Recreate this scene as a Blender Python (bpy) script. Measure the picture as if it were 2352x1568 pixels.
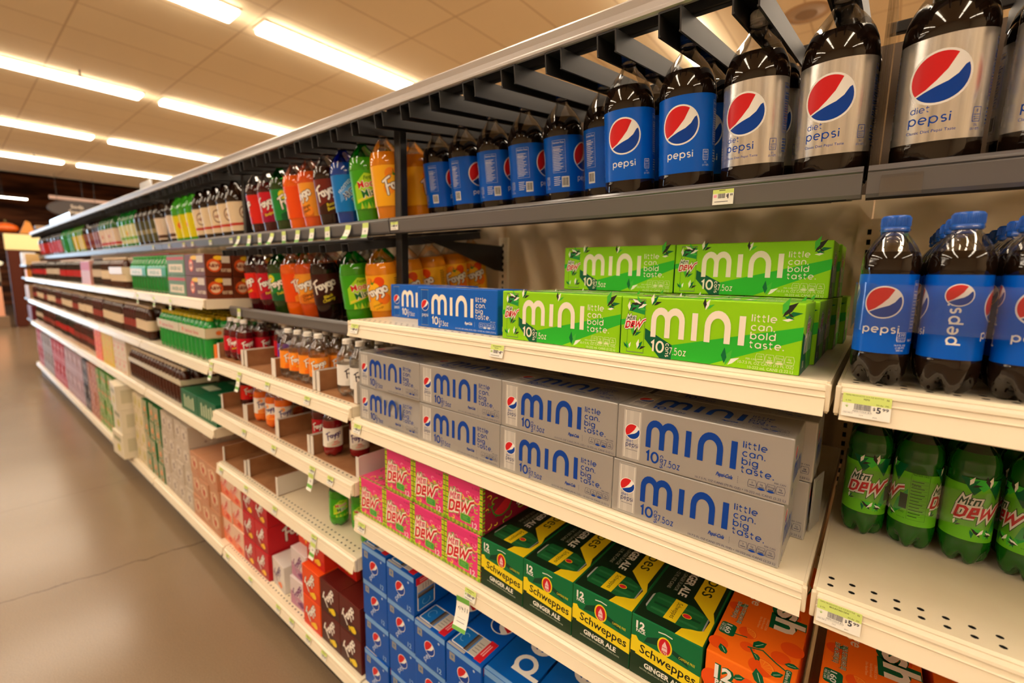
import bpy, bmesh, math, random
from mathutils import Matrix, Vector
from mathutils.geometry import tessellate_polygon
random.seed(7)
C = bpy.context.scene
COL = C.collection
for o in list(bpy.data.objects): bpy.data.objects.remove(o)

# ------------------------------------------------------------------ camera, world, exposure
H = 1.53                                   # eye height; z values below are given relative to the eye where "rz" is used
cd = bpy.data.cameras.new('camera'); cam = bpy.data.objects.new('camera', cd); COL.objects.link(cam)
cd.sensor_width = 36.0; cd.lens = 16.02; cd.clip_start = 0.02; cd.clip_end = 200
R = ((0.7770519, -0.10216427, 0.62109002), (0.62919666, 0.09883724, -0.77093629), (0.01737532, 0.98984527, 0.14108308))
M = Matrix.Identity(4)
for i in range(3):
    for j in range(3): M[i][j] = R[i][j]
M.translation = (0, 0, H)
cam.matrix_world = M
cd.dof.use_dof = True; cd.dof.focus_distance = 0.80; cd.dof.aperture_fstop = 2.6
C.camera = cam
C.view_settings.view_transform = 'Standard'; C.view_settings.look = 'None'
C.view_settings.gamma = 1.0; C.view_settings.exposure = -0.19
w = bpy.data.worlds.new('world'); C.world = w; w.use_nodes = True
w.node_tree.nodes['Background'].inputs[0].default_value = (1.0, 0.85, 0.68, 1)
w.node_tree.nodes['Background'].inputs[1].default_value = 0.06
LAMP_COLOR = (1.0, 0.86, 0.68); LAMP_STRENGTH = 27.0
DAYLIGHT = (0.62, 0.81, 1.0); DAYLIGHT_STRENGTH = 13.0

# ------------------------------------------------------------------ colours and materials
def l1(c):
    c /= 255.0
    return c / 12.92 if c <= 0.04045 else ((c + 0.055) / 1.055) ** 2.4
def rgb(*c): return (l1(c[0]), l1(c[1]), l1(c[2]))
WHITE = rgb(244, 242, 238)
MATS = {}
def mat(name, col=(0.8, 0.8, 0.8), rough=0.5, metal=0.0, spec=0.5, attr=False, emit=None, strength=0, coat=0.0, trans=0.0, sss=0.0):
    m = bpy.data.materials.new(name); m.use_nodes = True
    nt = m.node_tree; b = nt.nodes['Principled BSDF']
    b.inputs['Base Color'].default_value = (*col, 1); b.inputs['Roughness'].default_value = rough
    b.inputs['Metallic'].default_value = metal; b.inputs['Specular IOR Level'].default_value = spec
    b.inputs['Coat Weight'].default_value = coat; b.inputs['Transmission Weight'].default_value = trans
    if sss: b.inputs['Subsurface Weight'].default_value = sss; b.inputs['Subsurface Radius'].default_value = (0.02, 0.02, 0.02)
    if attr:
        a = nt.nodes.new('ShaderNodeAttribute'); a.attribute_name = 'Col'
        nt.links.new(a.outputs['Color'], b.inputs['Base Color'])
    if emit:
        b.inputs['Emission Color'].default_value = (*emit, 1); b.inputs['Emission Strength'].default_value = strength
    MATS[name] = m
    return m
def noise_bump(m, scale, strength, dist=0.002):
    nt = m.node_tree; b = nt.nodes['Principled BSDF']
    n = nt.nodes.new('ShaderNodeTexNoise'); n.inputs['Scale'].default_value = scale
    tc = nt.nodes.new('ShaderNodeTexCoord'); nt.links.new(tc.outputs['Object'], n.inputs['Vector'])
    bp = nt.nodes.new('ShaderNodeBump'); bp.inputs['Strength'].default_value = strength; bp.inputs['Distance'].default_value = dist
    nt.links.new(n.outputs[0], bp.inputs['Height']); nt.links.new(bp.outputs[0], b.inputs['Normal'])
def noise_tint(m, c1, c2, scale, detail=4, stretch=(1, 1, 1)):
    nt = m.node_tree; b = nt.nodes['Principled BSDF']
    tc = nt.nodes.new('ShaderNodeTexCoord'); mp = nt.nodes.new('ShaderNodeMapping'); mp.inputs['Scale'].default_value = stretch
    n = nt.nodes.new('ShaderNodeTexNoise'); n.inputs['Scale'].default_value = scale; n.inputs['Detail'].default_value = detail
    r = nt.nodes.new('ShaderNodeValToRGB')
    r.color_ramp.elements[0].color = (*c1, 1); r.color_ramp.elements[0].position = 0.3
    r.color_ramp.elements[1].color = (*c2, 1); r.color_ramp.elements[1].position = 0.7
    nt.links.new(tc.outputs['Object'], mp.inputs[0]); nt.links.new(mp.outputs[0], n.inputs['Vector'])
    nt.links.new(n.outputs[0], r.inputs[0]); nt.links.new(r.outputs[0], b.inputs['Base Color'])
    return r
PRINT = mat('printed_card', rough=0.40, spec=0.30, attr=True)
LABEL = mat('label_film', rough=0.28, spec=0.28, attr=True)
FOIL = mat('silver_label', (0.80, 0.78, 0.745), rough=0.26, metal=0.78)
noise_tint(FOIL, (.50, .48, .455), (.92, .90, .87), 9, 3, (9, 9, .15))  # upright streaks paint the foil's reflections into its base colour
FOILCARD = mat('silver_card', (0.46, 0.452, 0.442), rough=0.40, metal=0.45)
COLA = mat('cola', (0.010, 0.005, 0.003), rough=0.05, spec=0.6)
PLASTIC = mat('plastic_attr', rough=0.28, spec=0.5, attr=True)
SODA = mat('soda_attr', rough=0.06, spec=0.6, attr=True)
CREAM = mat('cream_paint', rgb(238, 224, 196), rough=0.32, spec=0.5)
RAIL = mat('cream_rail', rgb(243, 231, 205), rough=0.24, spec=0.5)
BLACK = mat('black_metal', (0.012, 0.011, 0.011), rough=0.38, spec=0.4)
CHANNEL = mat('channel_plastic', (0.022, 0.0205, 0.020), rough=0.48, spec=0.32)
GREY = mat('grey_rail', (0.150, 0.144, 0.146), rough=0.30, metal=0.25)
ALU = mat('header_aluminium', (0.50, 0.47, 0.455), rough=0.30, metal=0.3)
BROWNCARD = mat('brown_cardboard', rgb(160, 112, 74), rough=0.8, spec=0.2)
WHITECARD = mat('white_cardboard', rgb(226, 218, 208), rough=0.7, spec=0.2)
BACKP = mat('back_panel_tan', rgb(216, 194, 160), rough=0.6, spec=0.25)
DARK = mat('dark_void', (0.008, 0.007, 0.007), rough=0.8, spec=0.1)
TAGP = mat('tag_paper', rough=0.55, attr=True)
noise_bump(BROWNCARD, 90, 0.25); noise_tint(BROWNCARD, rgb(146, 98, 62), rgb(168, 120, 80), 14)
noise_tint(CREAM, rgb(232, 216, 186), rgb(242, 230, 203), 6)
def glassy(name, tint=(1, 1, 1), gloss=0.0, rough=0.03, base=0.06):
    m = bpy.data.materials.new(name); m.use_nodes = True; nt = m.node_tree; nt.nodes.clear()
    out = nt.nodes.new('ShaderNodeOutputMaterial'); mx = nt.nodes.new('ShaderNodeMixShader')
    t = nt.nodes.new('ShaderNodeBsdfTransparent'); t.inputs[0].default_value = (*tint, 1)
    g = nt.nodes.new('ShaderNodeBsdfGlossy'); g.inputs['Roughness'].default_value = rough
    f = nt.nodes.new('ShaderNodeLayerWeight'); f.inputs[0].default_value = 0.35
    mth = nt.nodes.new('ShaderNodeMath'); mth.operation = 'MULTIPLY_ADD'; mth.inputs[1].default_value = 0.55; mth.inputs[2].default_value = base
    nt.links.new(f.outputs['Fresnel'], mth.inputs[0]); nt.links.new(mth.outputs[0], mx.inputs[0])
    nt.links.new(t.outputs[0], mx.inputs[1]); nt.links.new(g.outputs[0], mx.inputs[2]); nt.links.new(mx.outputs[0], out.inputs[0])
    return m
PET = glassy('clear_plastic', (0.95, 0.94, 0.92), base=0.09)
PETGREEN = glassy('green_plastic', (0.10, 0.62, 0.14))
PETBLUE = glassy('blue_plastic', (0.10, 0.18, 0.72))
FILM = glassy('shrink_film', (0.97, 0.97, 0.97), rough=0.12, base=0.05)
ACRYLIC = glassy('clear_acrylic', (0.93, 0.92, 0.90), rough=0.04, base=0.03)

# ------------------------------------------------------------------ 2-D artwork: lists of flat polygons with a colour and a layer
class Art:
    def __init__(s): s.it = []
    def add(s, v, f, col, L=1): s.it.append((v, f, col, L)); return s
    def poly(s, pts, col, L=1):
        pts = [(p[0], p[1]) for p in pts]
        n = len(pts)
        if n <= 4: f = [tuple(range(n))]
        else: f = [tuple(t) for t in tessellate_polygon([[Vector((x, y, 0)) for x, y in pts]])]
        out = []
        for t in f:
            a = sum(pts[t[i]][0] * pts[t[(i + 1) % len(t)]][1] - pts[t[(i + 1) % len(t)]][0] * pts[t[i]][1] for i in range(len(t)))
            if abs(a) > 1e-12: out.append(t if a > 0 else tuple(reversed(t)))
        return s.add(pts, out, col, L)
    def rect(s, x0, y0, x1, y1, col, L=1): return s.poly([(x0, y0), (x1, y0), (x1, y1), (x0, y1)], col, L)
    def ell(s, cx, cy, rx, ry, col, L=1, n=28, a0=0.0):
        pts = [(cx + rx * math.cos(2 * math.pi * i / n), cy + ry * math.sin(2 * math.pi * i / n)) for i in range(n)]
        v = pts + [(cx, cy)]
        return s.add(v, [(i, (i + 1) % n, n) for i in range(n)], col, L)
    def rrect(s, x0, y0, x1, y1, r, col, L=1):
        p = []
        for cx, cy, a in ((x1 - r, y0 + r, -90), (x1 - r, y1 - r, 0), (x0 + r, y1 - r, 90), (x0 + r, y0 + r, 180)):
            for k in range(5):
                t = math.radians(a + k * 22.5); p.append((cx + r * math.cos(t), cy + r * math.sin(t)))
        return s.poly(p, col, L)
    def stroke(s, pts, w, col, L=1, closed=False, cap=False):
        n = len(pts); v = []; f = []
        for i in range(n):
            if closed: a, b = pts[i - 1], pts[(i + 1) % n]
            else: a, b = pts[max(i - 1, 0)], pts[min(i + 1, n - 1)]
            p = pts[i]
            def un(q, r):
                dx, dy = r[0] - q[0], r[1] - q[1]; l = math.hypot(dx, dy) or 1e-9
                return dx / l, dy / l
            if (i == 0 or i == n - 1) and not closed:
                d = un(a, b); nx, ny = -d[1], d[0]; m = w / 2
            else:
                d1 = un(a, p); d2 = un(p, b); nx, ny = -(d1[1] + d2[1]), d1[0] + d2[0]
                l = math.hypot(nx, ny) or 1e-9; nx /= l; ny /= l
                m = w / 2 / max(0.4, nx * -d1[1] + ny * d1[0])
            v += [(p[0] + nx * m, p[1] + ny * m), (p[0] - nx * m, p[1] - ny * m)]
        for i in range(n if closed else n - 1):
            j = (i + 1) % n; f.append((2 * i + 1, 2 * j + 1, 2 * j, 2 * i))
        s.add(v, f, col, L)
        if cap:
            for p in ((pts[0], pts[-1]) if not closed else ()): s.ell(p[0], p[1], w / 2, w / 2, col, L, 12)
        return s
    def put(s, a, x=0, y=0, k=1.0, rot=0.0, sx=1.0, shear=0.0, L=0, col=None):
        c, n = math.cos(rot), math.sin(rot)
        for v, f, cc, l in a.it:
            q = []
            for px, py in v:
                px, py = (px + shear * py) * sx * k, py * k
                q.append((x + px * c - py * n, y + px * n + py * c))
            s.it.append((q, f, col or cc, l + L))
        return s
_tx = {}
def glyphs(t, bold=0.0, res=2):
    key = (t, bold, res)
    if key not in _tx:
        c = bpy.data.curves.new('lettering', 'FONT'); c.body = t; c.offset = bold; c.resolution_u = res; c.size = 1.0
        o = bpy.data.objects.new('lettering', c); COL.objects.link(o)
        dg = bpy.context.evaluated_depsgraph_get(); m = o.evaluated_get(dg).to_mesh()
        v = [(p.co.x, p.co.y) for p in m.vertices]; f = []
        for p in m.polygons:
            t2 = tuple(p.vertices)
            a = sum(v[t2[i]][0] * v[t2[(i + 1) % len(t2)]][1] - v[t2[(i + 1) % len(t2)]][0] * v[t2[i]][1] for i in range(len(t2)))
            f.append(t2 if a > 0 else tuple(reversed(t2)))
        x0 = min(p[0] for p in v); x1 = max(p[0] for p in v)
        _tx[key] = ([(x - x0, y) for x, y in v], f, x1 - x0)
        o.evaluated_get(dg).to_mesh_clear(); bpy.data.objects.remove(o); bpy.data.curves.remove(c)
    return _tx[key]
def text(art, t, x, y, h, col, L=1, align='l', bold=0.0, width=None, rot=0.0, shear=0.0, res=2):
    """h = cap height; width forces the total width"""
    v, f, wd = glyphs(t, bold, res); k = h / 0.70
    sx = 1.0 if width is None else width / (wd * k)
    off = {'l': 0, 'c': -wd * k * sx / 2, 'r': -wd * k * sx}[align]
    a = Art().add([(p[0] * k * sx + off, p[1] * k) for p in v], f, col, 0)
    art.put(a, x, y, 1, rot, 1, shear, L)
    return wd * k * sx
# round monoline letters (x-height 1) used on the cans, cartons and bottles
def arc(cx, cy, rx, ry, a0, a1, n=12): return [(cx + rx * math.cos(math.radians(a0 + (a1 - a0) * i / n)), cy + ry * math.sin(math.radians(a0 + (a1 - a0) * i / n))) for i in range(n + 1)]
RING = arc(.5, .5, .5, .5, 0, 342, 19)
SL = {
 'o': (1.0, [(RING, 1)]), 'c': (.86, [(arc(.5, .5, .5, .5, 48, 312, 14), 0)]),
 'e': (1.0, [([(.02, .5), (.98, .5)], 0), (arc(.5, .5, .5, .5, 0, 308, 16), 0)]),
 'a': (1.0, [(RING, 1), ([(1, 0), (1, 1)], 0)]), 'p': (1.0, [(RING, 1), ([(0, 1), (0, -.52)], 0)]),
 'b': (1.0, [(RING, 1), ([(0, 0), (0, 1.45)], 0)]), 'd': (1.0, [(RING, 1), ([(1, 0), (1, 1.45)], 0)]),
 'g': (1.0, [(RING, 1), ([(1, 1)] + arc(.5, -.06, .5, .42, 0, -150, 9), 0)]),
 'i': (0.0, [([(0, 0), (0, 1)], 0), ([(0, 1.2), (0, 1.42)], 0)]), 'j': (0.0, [([(0, 0), (0, 1)], 0)]), 'l': (0.0, [([(0, 0), (0, 1.45)], 0)]),
 't': (.5, [([(.12, 1.38), (.12, .3)] + arc(.42, .3, .3, .3, 180, 275, 6), 0), ([(-.12, 1), (.5, 1)], 0)]),
 'n': (.9, [([(0, 0)] + arc(.45, .55, .45, .45, 180, 0, 12) + [(.9, 0)], 0)]),
 'm': (1.44, [([(0, 0)] + arc(.36, .64, .36, .36, 180, 0, 10) + [(.72, 0)], 0), (arc(1.08, .64, .36, .36, 172, 0, 10) + [(1.44, 0)], 0)]),
 's': (.66, [(arc(.34, .74, .3, .26, 40, 250, 9) + arc(.34, .25, .32, .25, 80, -140, 9), 0)]),
 'z': (.7, [([(0, .95), (.68, .95), (.02, .05), (.7, .05)], 0)]), '.': (0.0, [([(0, -.08), (0, .14)], 0)]),
 '1': (.25, [([(-.05, 1.1), (.25, 1.36), (.25, 0)], 0)]), '0': (.95, [(arc(.475, .68, .475, .68, 0, 345, 22), 1)]),
 '7': (.7, [([(0, 1.36), (.7, 1.36), (.15, 0)], 0)]), '5': (.7, [([(.62, 1.36), (.1, 1.36), (.06, .78)] + arc(.3, .44, .4, .44, 115, -150, 12), 0)]),
 ' ': (.4, []),
}
def rounded(t, w=.2, gap=.24):
    a = Art(); x = w / 2
    for ch in t:
        adv, st = SL[ch]
        for q, (pts, cl) in enumerate(st): a.stroke([(p[0] + x, p[1]) for p in pts], w, None, .3 * q, bool(cl))
        x += adv + w + gap
    return a, x - gap - w / 2
def rtext(art, t, x, y, h, col, L=1, w=.2, gap=.24, width=None, align='l', rot=0.0):
    a, wd = rounded(t, w, gap); sx = 1 if width is None else width / (wd * h)
    if align == 'c':
        d = wd * h * sx / 2; x -= d * math.cos(rot); y -= d * math.sin(rot)
    art.put(a, x, y, h, rot, sx, 0, L, col)
# shared marks
RED, BLUE, NAVY = rgb(214, 32, 38), rgb(0, 64, 162), rgb(10, 38, 110)
def globe(r=1.0, ring=WHITE, L=1):
    a = Art(); a.ell(0, 0, 1.09 * r, 1.09 * r, ring, L, 36)
    def on(d): return (math.cos(math.radians(d)) * r, math.sin(math.radians(d)) * r)
    red = [on(d) for d in range(58, 223, 8)] + [(-.42 * r, -.42 * r), (-.08 * r, -.1 * r), (.24 * r, .28 * r)]
    blue = [on(d) for d in range(222, 393, 9)] + [(.80 * r, .34 * r), (.60 * r, .03 * r), (.3 * r, -.2 * r), (-.1 * r, -.36 * r), (-.45 * r, -.52 * r)]
    a.poly(red, RED, L + 1); a.poly(blue, BLUE, L + 1)
    return a
def shards(a, spots, L=1, cols=None):
    cols = cols or (rgb(0, 110, 60), rgb(250, 250, 240), rgb(40, 40, 36), rgb(70, 190, 60))
    for i, (x, y, s, r) in enumerate(spots):
        for k, (p, q) in enumerate((((0, 0), (.9, .25)), ((.05, .1), (.75, .62)), ((.12, -.08), (.8, -.28)))):
            n = (-(q[1] - p[1]) * .22, (q[0] - p[0]) * .22)
            pts = [p, (q[0] * .55 + n[0], q[1] * .55 + n[1]), q, (q[0] * .45 - n[0] * .5, q[1] * .45 - n[1] * .5)]
            c, sn = math.cos(r), math.sin(r)
            a.poly([(x + s * (u * c - v * sn), y + s * (u * sn + v * c)) for u, v in pts], cols[(i + k) % len(cols)], L)
DEW_M = [[(0, 0), (.12, 1), (.42, .45), (.72, 1), (.78, 0)], [(1.12, 1.15), (1.08, .1), (1.35, .05)], [(.92, .78), (1.4, .78)], [(1.62, 0), (1.64, .75), (2.12, .75), (2.12, 0)]]
DEW_D = [[(0, -.02), (0, 1), (.45, 1), (.70, .8), (.66, .2), (.42, .02), (-.02, .02)], [(1.02, .46), (1.52, .46), (1.48, .92), (1.08, .92), (1.02, .06), (1.50, .06)], [(1.86, 1.0), (1.98, .05), (2.36, .78), (2.66, .05), (3.10, 1.02), (3.62, 1.16)]]
def dewlogo(L=1, dark=rgb(20, 60, 30), small=rgb(20, 70, 40), red=rgb(208, 24, 40), pale=rgb(248, 246, 236)):
    a = Art()
    def lay(w1, w2, c1, c2, l):
        for i, st in enumerate(DEW_M): a.put(Art().stroke(st, w1, c1, 0), .30, 1.22, .66, 0, 1, .35, l + .06 * i)
        for i, st in enumerate(DEW_D): a.put(Art().stroke(st, w2, c2, 0), 0, 0, 1, 0, .94, .35, l + .06 * (i + 4))
    lay(.82, .70, dark, dark, L); lay(.66, .58, pale, pale, L + 1); lay(.21, .24, small, red, L + 2)
    b = Art(); b.put(a, -1.90, -.98, 1, 0.13)
    return b
FAYGO = [[(.1, -.35), (.42, 1.1)], [(.1, 1.0), (.55, 1.16), (.95, 1.25)], [(.24, .42), (.62, .5)],
         arc(.95, .25, .2, .27, 40, 400, 10), [(1.15, .5), (1.17, .02)], [(1.38, .5), (1.5, .05), (1.78, .5)], [(1.78, .5), (1.5, -.3), (1.3, -.5)],
         arc(2.05, .25, .2, .27, 40, 400, 10), [(2.26, .5), (2.2, -.35), (1.95, -.5)], arc(2.62, .25, .22, .28, 0, 345, 12)]
def faygo(L=1, dark=rgb(60, 20, 20), col=rgb(250, 246, 238), rot=.32):
    a = Art()
    for i, st in enumerate(FAYGO): a.stroke(st, .34, dark, L + .06 * i, cap=len(st) < 5)
    for i, st in enumerate(FAYGO): a.stroke(st, .215, col, L + 1 + .06 * i, cap=len(st) < 5)
    b = Art(); b.put(a, -1.35 * math.cos(rot), -1.35 * math.sin(rot) - .15, 1, rot)
    return b
def facts(a, x, y, wd, h, ink, L=1, n=12):
    t = wd * .012
    for p in ((x, y, x + wd, y + t), (x, y + h - t, x + wd, y + h), (x, y, x + t, y + h), (x + wd - t, y, x + wd, y + h)): a.rect(*p, ink, L)
    text(a, 'Nutrition Facts', x + wd * .06, y + h * .90, h * .06, ink, L, width=wd * .85)
    text(a, 'Calories', x + wd * .06, y + h * .68, h * .06, ink, L, width=wd * .5)
    for i in range(n):
        yy = y + h * (.06 + .78 * i / n)
        a.rect(x + wd * .06, yy, x + wd * (.55 + .35 * ((i * 7) % 5) / 5), yy + h * .014, ink, L)
        a.rect(x + wd * .06, yy + h * .03, x + wd * .94, yy + h * .033, ink, L)
def barcode(a, x, y, wd, h, L=1, ink=rgb(25, 25, 25), paper=WHITE):
    a.rect(x, y, x + wd, y + h, paper, L)
    rnd = random.Random(3); p = x + wd * .08
    while p < x + wd * .9:
        b = wd * rnd.choice((.012, .02, .03)); a.rect(p, y + h * .15, p + b, y + h * .9, ink, L + 1); p += b + wd * rnd.choice((.014, .02, .03))

# ------------------------------------------------------------------ mesh collector
EPS = 0.00008
class MB:
    def __init__(s): s.v = []; s.f = []; s.c = []; s.m = []; s.s = []; s.n = {}
    def addf(s, vs, fs, col=(1, 1, 1), mi=0, smooth=False):
        o = len(s.v); s.v += [tuple(p) for p in vs]
        multi = isinstance(col, list)
        for i, f in enumerate(fs):
            s.f.append(tuple(k + o for k in f)); s.c.append(col[i] if multi else col); s.m.append(mi); s.s.append(smooth)
        return s
    def box(s, x0, y0, z0, x1, y1, z1, col=(1, 1, 1), mi=0):
        v = [(x0, y0, z0), (x1, y0, z0), (x1, y1, z0), (x0, y1, z0), (x0, y0, z1), (x1, y0, z1), (x1, y1, z1), (x0, y1, z1)]
        return s.addf(v, [(3, 2, 1, 0), (4, 5, 6, 7), (0, 1, 5, 4), (1, 2, 6, 5), (2, 3, 7, 6), (3, 0, 4, 7)], col, mi)
    def bbox(s, x0, y0, z0, x1, y1, z1, r, col=(1, 1, 1), mi=0, seg=2):
        """box with rounded edges; col may be a dict of face colours by axis ('-y','+y','+x','-x','+z','-z')"""
        bm = bmesh.new(); bmesh.ops.create_cube(bm, size=1.0)
        for q in bm.verts: q.co = Vector(((x0 + x1) / 2 + q.co.x * (x1 - x0), (y0 + y1) / 2 + q.co.y * (y1 - y0), (z0 + z1) / 2 + q.co.z * (z1 - z0)))
        bmesh.ops.bevel(bm, geom=bm.edges[:], offset=r, segments=seg, affect='EDGES', profile=0.5)
        bm.normal_update(); cols = []
        for f in bm.faces:
            n = f.normal; a = max(range(3), key=lambda i: abs(n[i])); k = ('-' if n[a] < 0 else '+') + 'xyz'[a]
            cols.append(col.get(k, col['d']) if isinstance(col, dict) else col)
        s.addf([q.co[:] for q in bm.verts], [[q.index for q in f.verts] for f in bm.faces], cols, mi); bm.free()
        return s
    def extrude(s, prof, x0, x1, col=(1, 1, 1), mi=0, closed=True):
        """profile of (y,z) points swept along x"""
        n = len(prof)
        v = [(x0, p[0], p[1]) for p in prof] + [(x1, p[0], p[1]) for p in prof]
        f = [(i, (i + 1) % n, n + (i + 1) % n, n + i) for i in range(n if closed else n - 1)]
        if closed: f += [tuple(reversed(range(n))), tuple(range(n, 2 * n))]
        return s.addf(v, f, col, mi)
    def lathe(s, prof, seg, col=(1, 1, 1), mi=0, foot=0.0, hf=0.0, off=(0, 0, 0), close=False, ribs=0, rz=(0, 0)):
        """prof [(z,r)]; foot>0 makes a five-lobed bottle base below hf; returns first vertex index"""
        v = []; f = []
        for z, r in prof:
            for i in range(seg):
                a = 2 * math.pi * i / seg; rr, zz = r, z
                if foot and z < hf:
                    k = (1 - z / hf); lob = (.5 - .5 * math.cos(5 * a)) ** 1.6
                    rr = r * (1 - foot * lob * k); zz = z + .45 * hf * lob * k
                if ribs and rz[0] < z < rz[1]: rr *= 1 - .02 * abs(math.sin(ribs * a / 2 + (z - rz[0]) * 30))
                v.append((off[0] + rr * math.sin(a), off[1] - rr * math.cos(a), off[2] + zz))
        n = len(prof)
        for j in range(n - 1):
            for i in range(seg):
                k = (i + 1) % seg
                f.append((j * seg + i, j * seg + k, (j + 1) * seg + k, (j + 1) * seg + i))
        if close:
            f.append(tuple(range((n - 1) * seg, n * seg))); f.append(tuple(reversed(range(seg))))
        return s.addf(v, f, col, mi, True)
    def disc(s, z, r, seg, col=(1, 1, 1), mi=0, off=(0, 0, 0)):
        v = [(off[0] + r * math.sin(2 * math.pi * i / seg), off[1] - r * math.cos(2 * math.pi * i / seg), off[2] + z) for i in range(seg)]
        return s.addf(v, [tuple(range(seg))], col, mi)
    def art(s, a, o, U, V, mi=0, ink=(0, 0, 0)):
        o, U, V = Vector(o), Vector(U), Vector(V); N = U.cross(V)
        for i, (v, f, col, L) in enumerate(a.it):
            s.addf([o + U * p[0] + V * p[1] + N * (L * EPS + min(i, 120) * 2e-6) for p in v], f, col or ink, mi)
        return s
    def cylart(s, a, r, z0, seg, mi=0, off=(0, 0, 0), tap=0.0):
        """wrap artwork round a cylinder; u along the circumference (0 = facing -y), v above z0; cut at the cylinder's own facets"""
        st = 2 * math.pi * r / seg
        for it, (v, f, col, L) in enumerate(a.it):
            for t in f:
                P = [v[i] for i in t]
                k0 = math.floor(min(p[0] for p in P) / st + 1e-9); k1 = math.ceil(max(p[0] for p in P) / st - 1e-9)
                for k in range(k0, max(k1, k0 + 1)):
                    q = clipx(clipx(P, k * st, 1), (k + 1) * st, -1)
                    if len(q) < 3: continue
                    o = len(s.v)
                    for x, y in q:
                        rr = r + L * EPS + min(it, 120) * 2e-6 + tap * y; t2 = (x - k * st) / st
                        a0, a1 = 2 * math.pi * k / seg, 2 * math.pi * (k + 1) / seg
                        px = math.sin(a0) * (1 - t2) + math.sin(a1) * t2; py = -math.cos(a0) * (1 - t2) - math.cos(a1) * t2
                        s.n[len(s.v)] = (px, py, 0); s.v.append((off[0] + rr * px, off[1] + rr * py, off[2] + z0 + y))
                    s.f.append(tuple(range(o, o + len(q)))); s.c.append(col); s.m.append(mi); s.s.append(True)
        return s
    def mesh(s, name, mats):
        me = bpy.data.meshes.new(name); me.from_pydata(s.v, [], s.f)
        for m in mats: me.materials.append(m)
        me.polygons.foreach_set('material_index', s.m); me.polygons.foreach_set('use_smooth', s.s)
        at = me.color_attributes.new('Col', 'FLOAT_COLOR', 'CORNER'); d = []
        for f, c in zip(s.f, s.c):
            c = c or (0, 0, 0)
            for _ in f: d += [c[0], c[1], c[2], 1.0]
        at.data.foreach_set('color', d)
        me.update()
        if s.n:
            me.calc_loop_triangles(); nn = [tuple(v.normal) for v in me.vertices]
            for i, q in s.n.items(): nn[i] = Vector(q).normalized()[:]
            me.normals_split_custom_set_from_vertices(nn)
        return me
    def obj(s, name, mats, parent=None, loc=None):
        return link(name, s.mesh(name, mats if isinstance(mats, (list, tuple)) else [mats]), parent, loc)
def clipx(P, x, sgn):
    out = []; n = len(P)
    for i in range(n):
        a, b = P[i], P[(i + 1) % n]; da, db = sgn * (a[0] - x), sgn * (b[0] - x)
        if da >= -1e-12: out.append(a)
        if (da > 1e-12 and db < -1e-12) or (da < -1e-12 and db > 1e-12):
            t = da / (da - db); out.append((x, a[1] + (b[1] - a[1]) * t))
    return out
def link(name, data, parent=None, loc=None):
    o = bpy.data.objects.new(name, data); COL.objects.link(o)
    if parent: o.parent = parent
    if loc: o.location = loc
    return o
def tag(o, label, cat, group=None):
    o['label'] = label; o['category'] = cat
    if group: o['group'] = group
    return o
def struct(o): o['kind'] = 'structure'; return o
def copy_tree(o, parent=None):
    c = o.copy(); COL.objects.link(c); c.parent = parent
    for ch in o.children: copy_tree(ch, c)
    return c
ORD = 'first second third fourth fifth sixth seventh eighth ninth tenth eleventh twelfth thirteenth fourteenth fifteenth sixteenth seventeenth eighteenth nineteenth twentieth'.split()
def nth(i): return ORD[i] if i < 20 else ('twenty-' + ORD[i - 20] if i < 29 else 'thirtieth')

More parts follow.
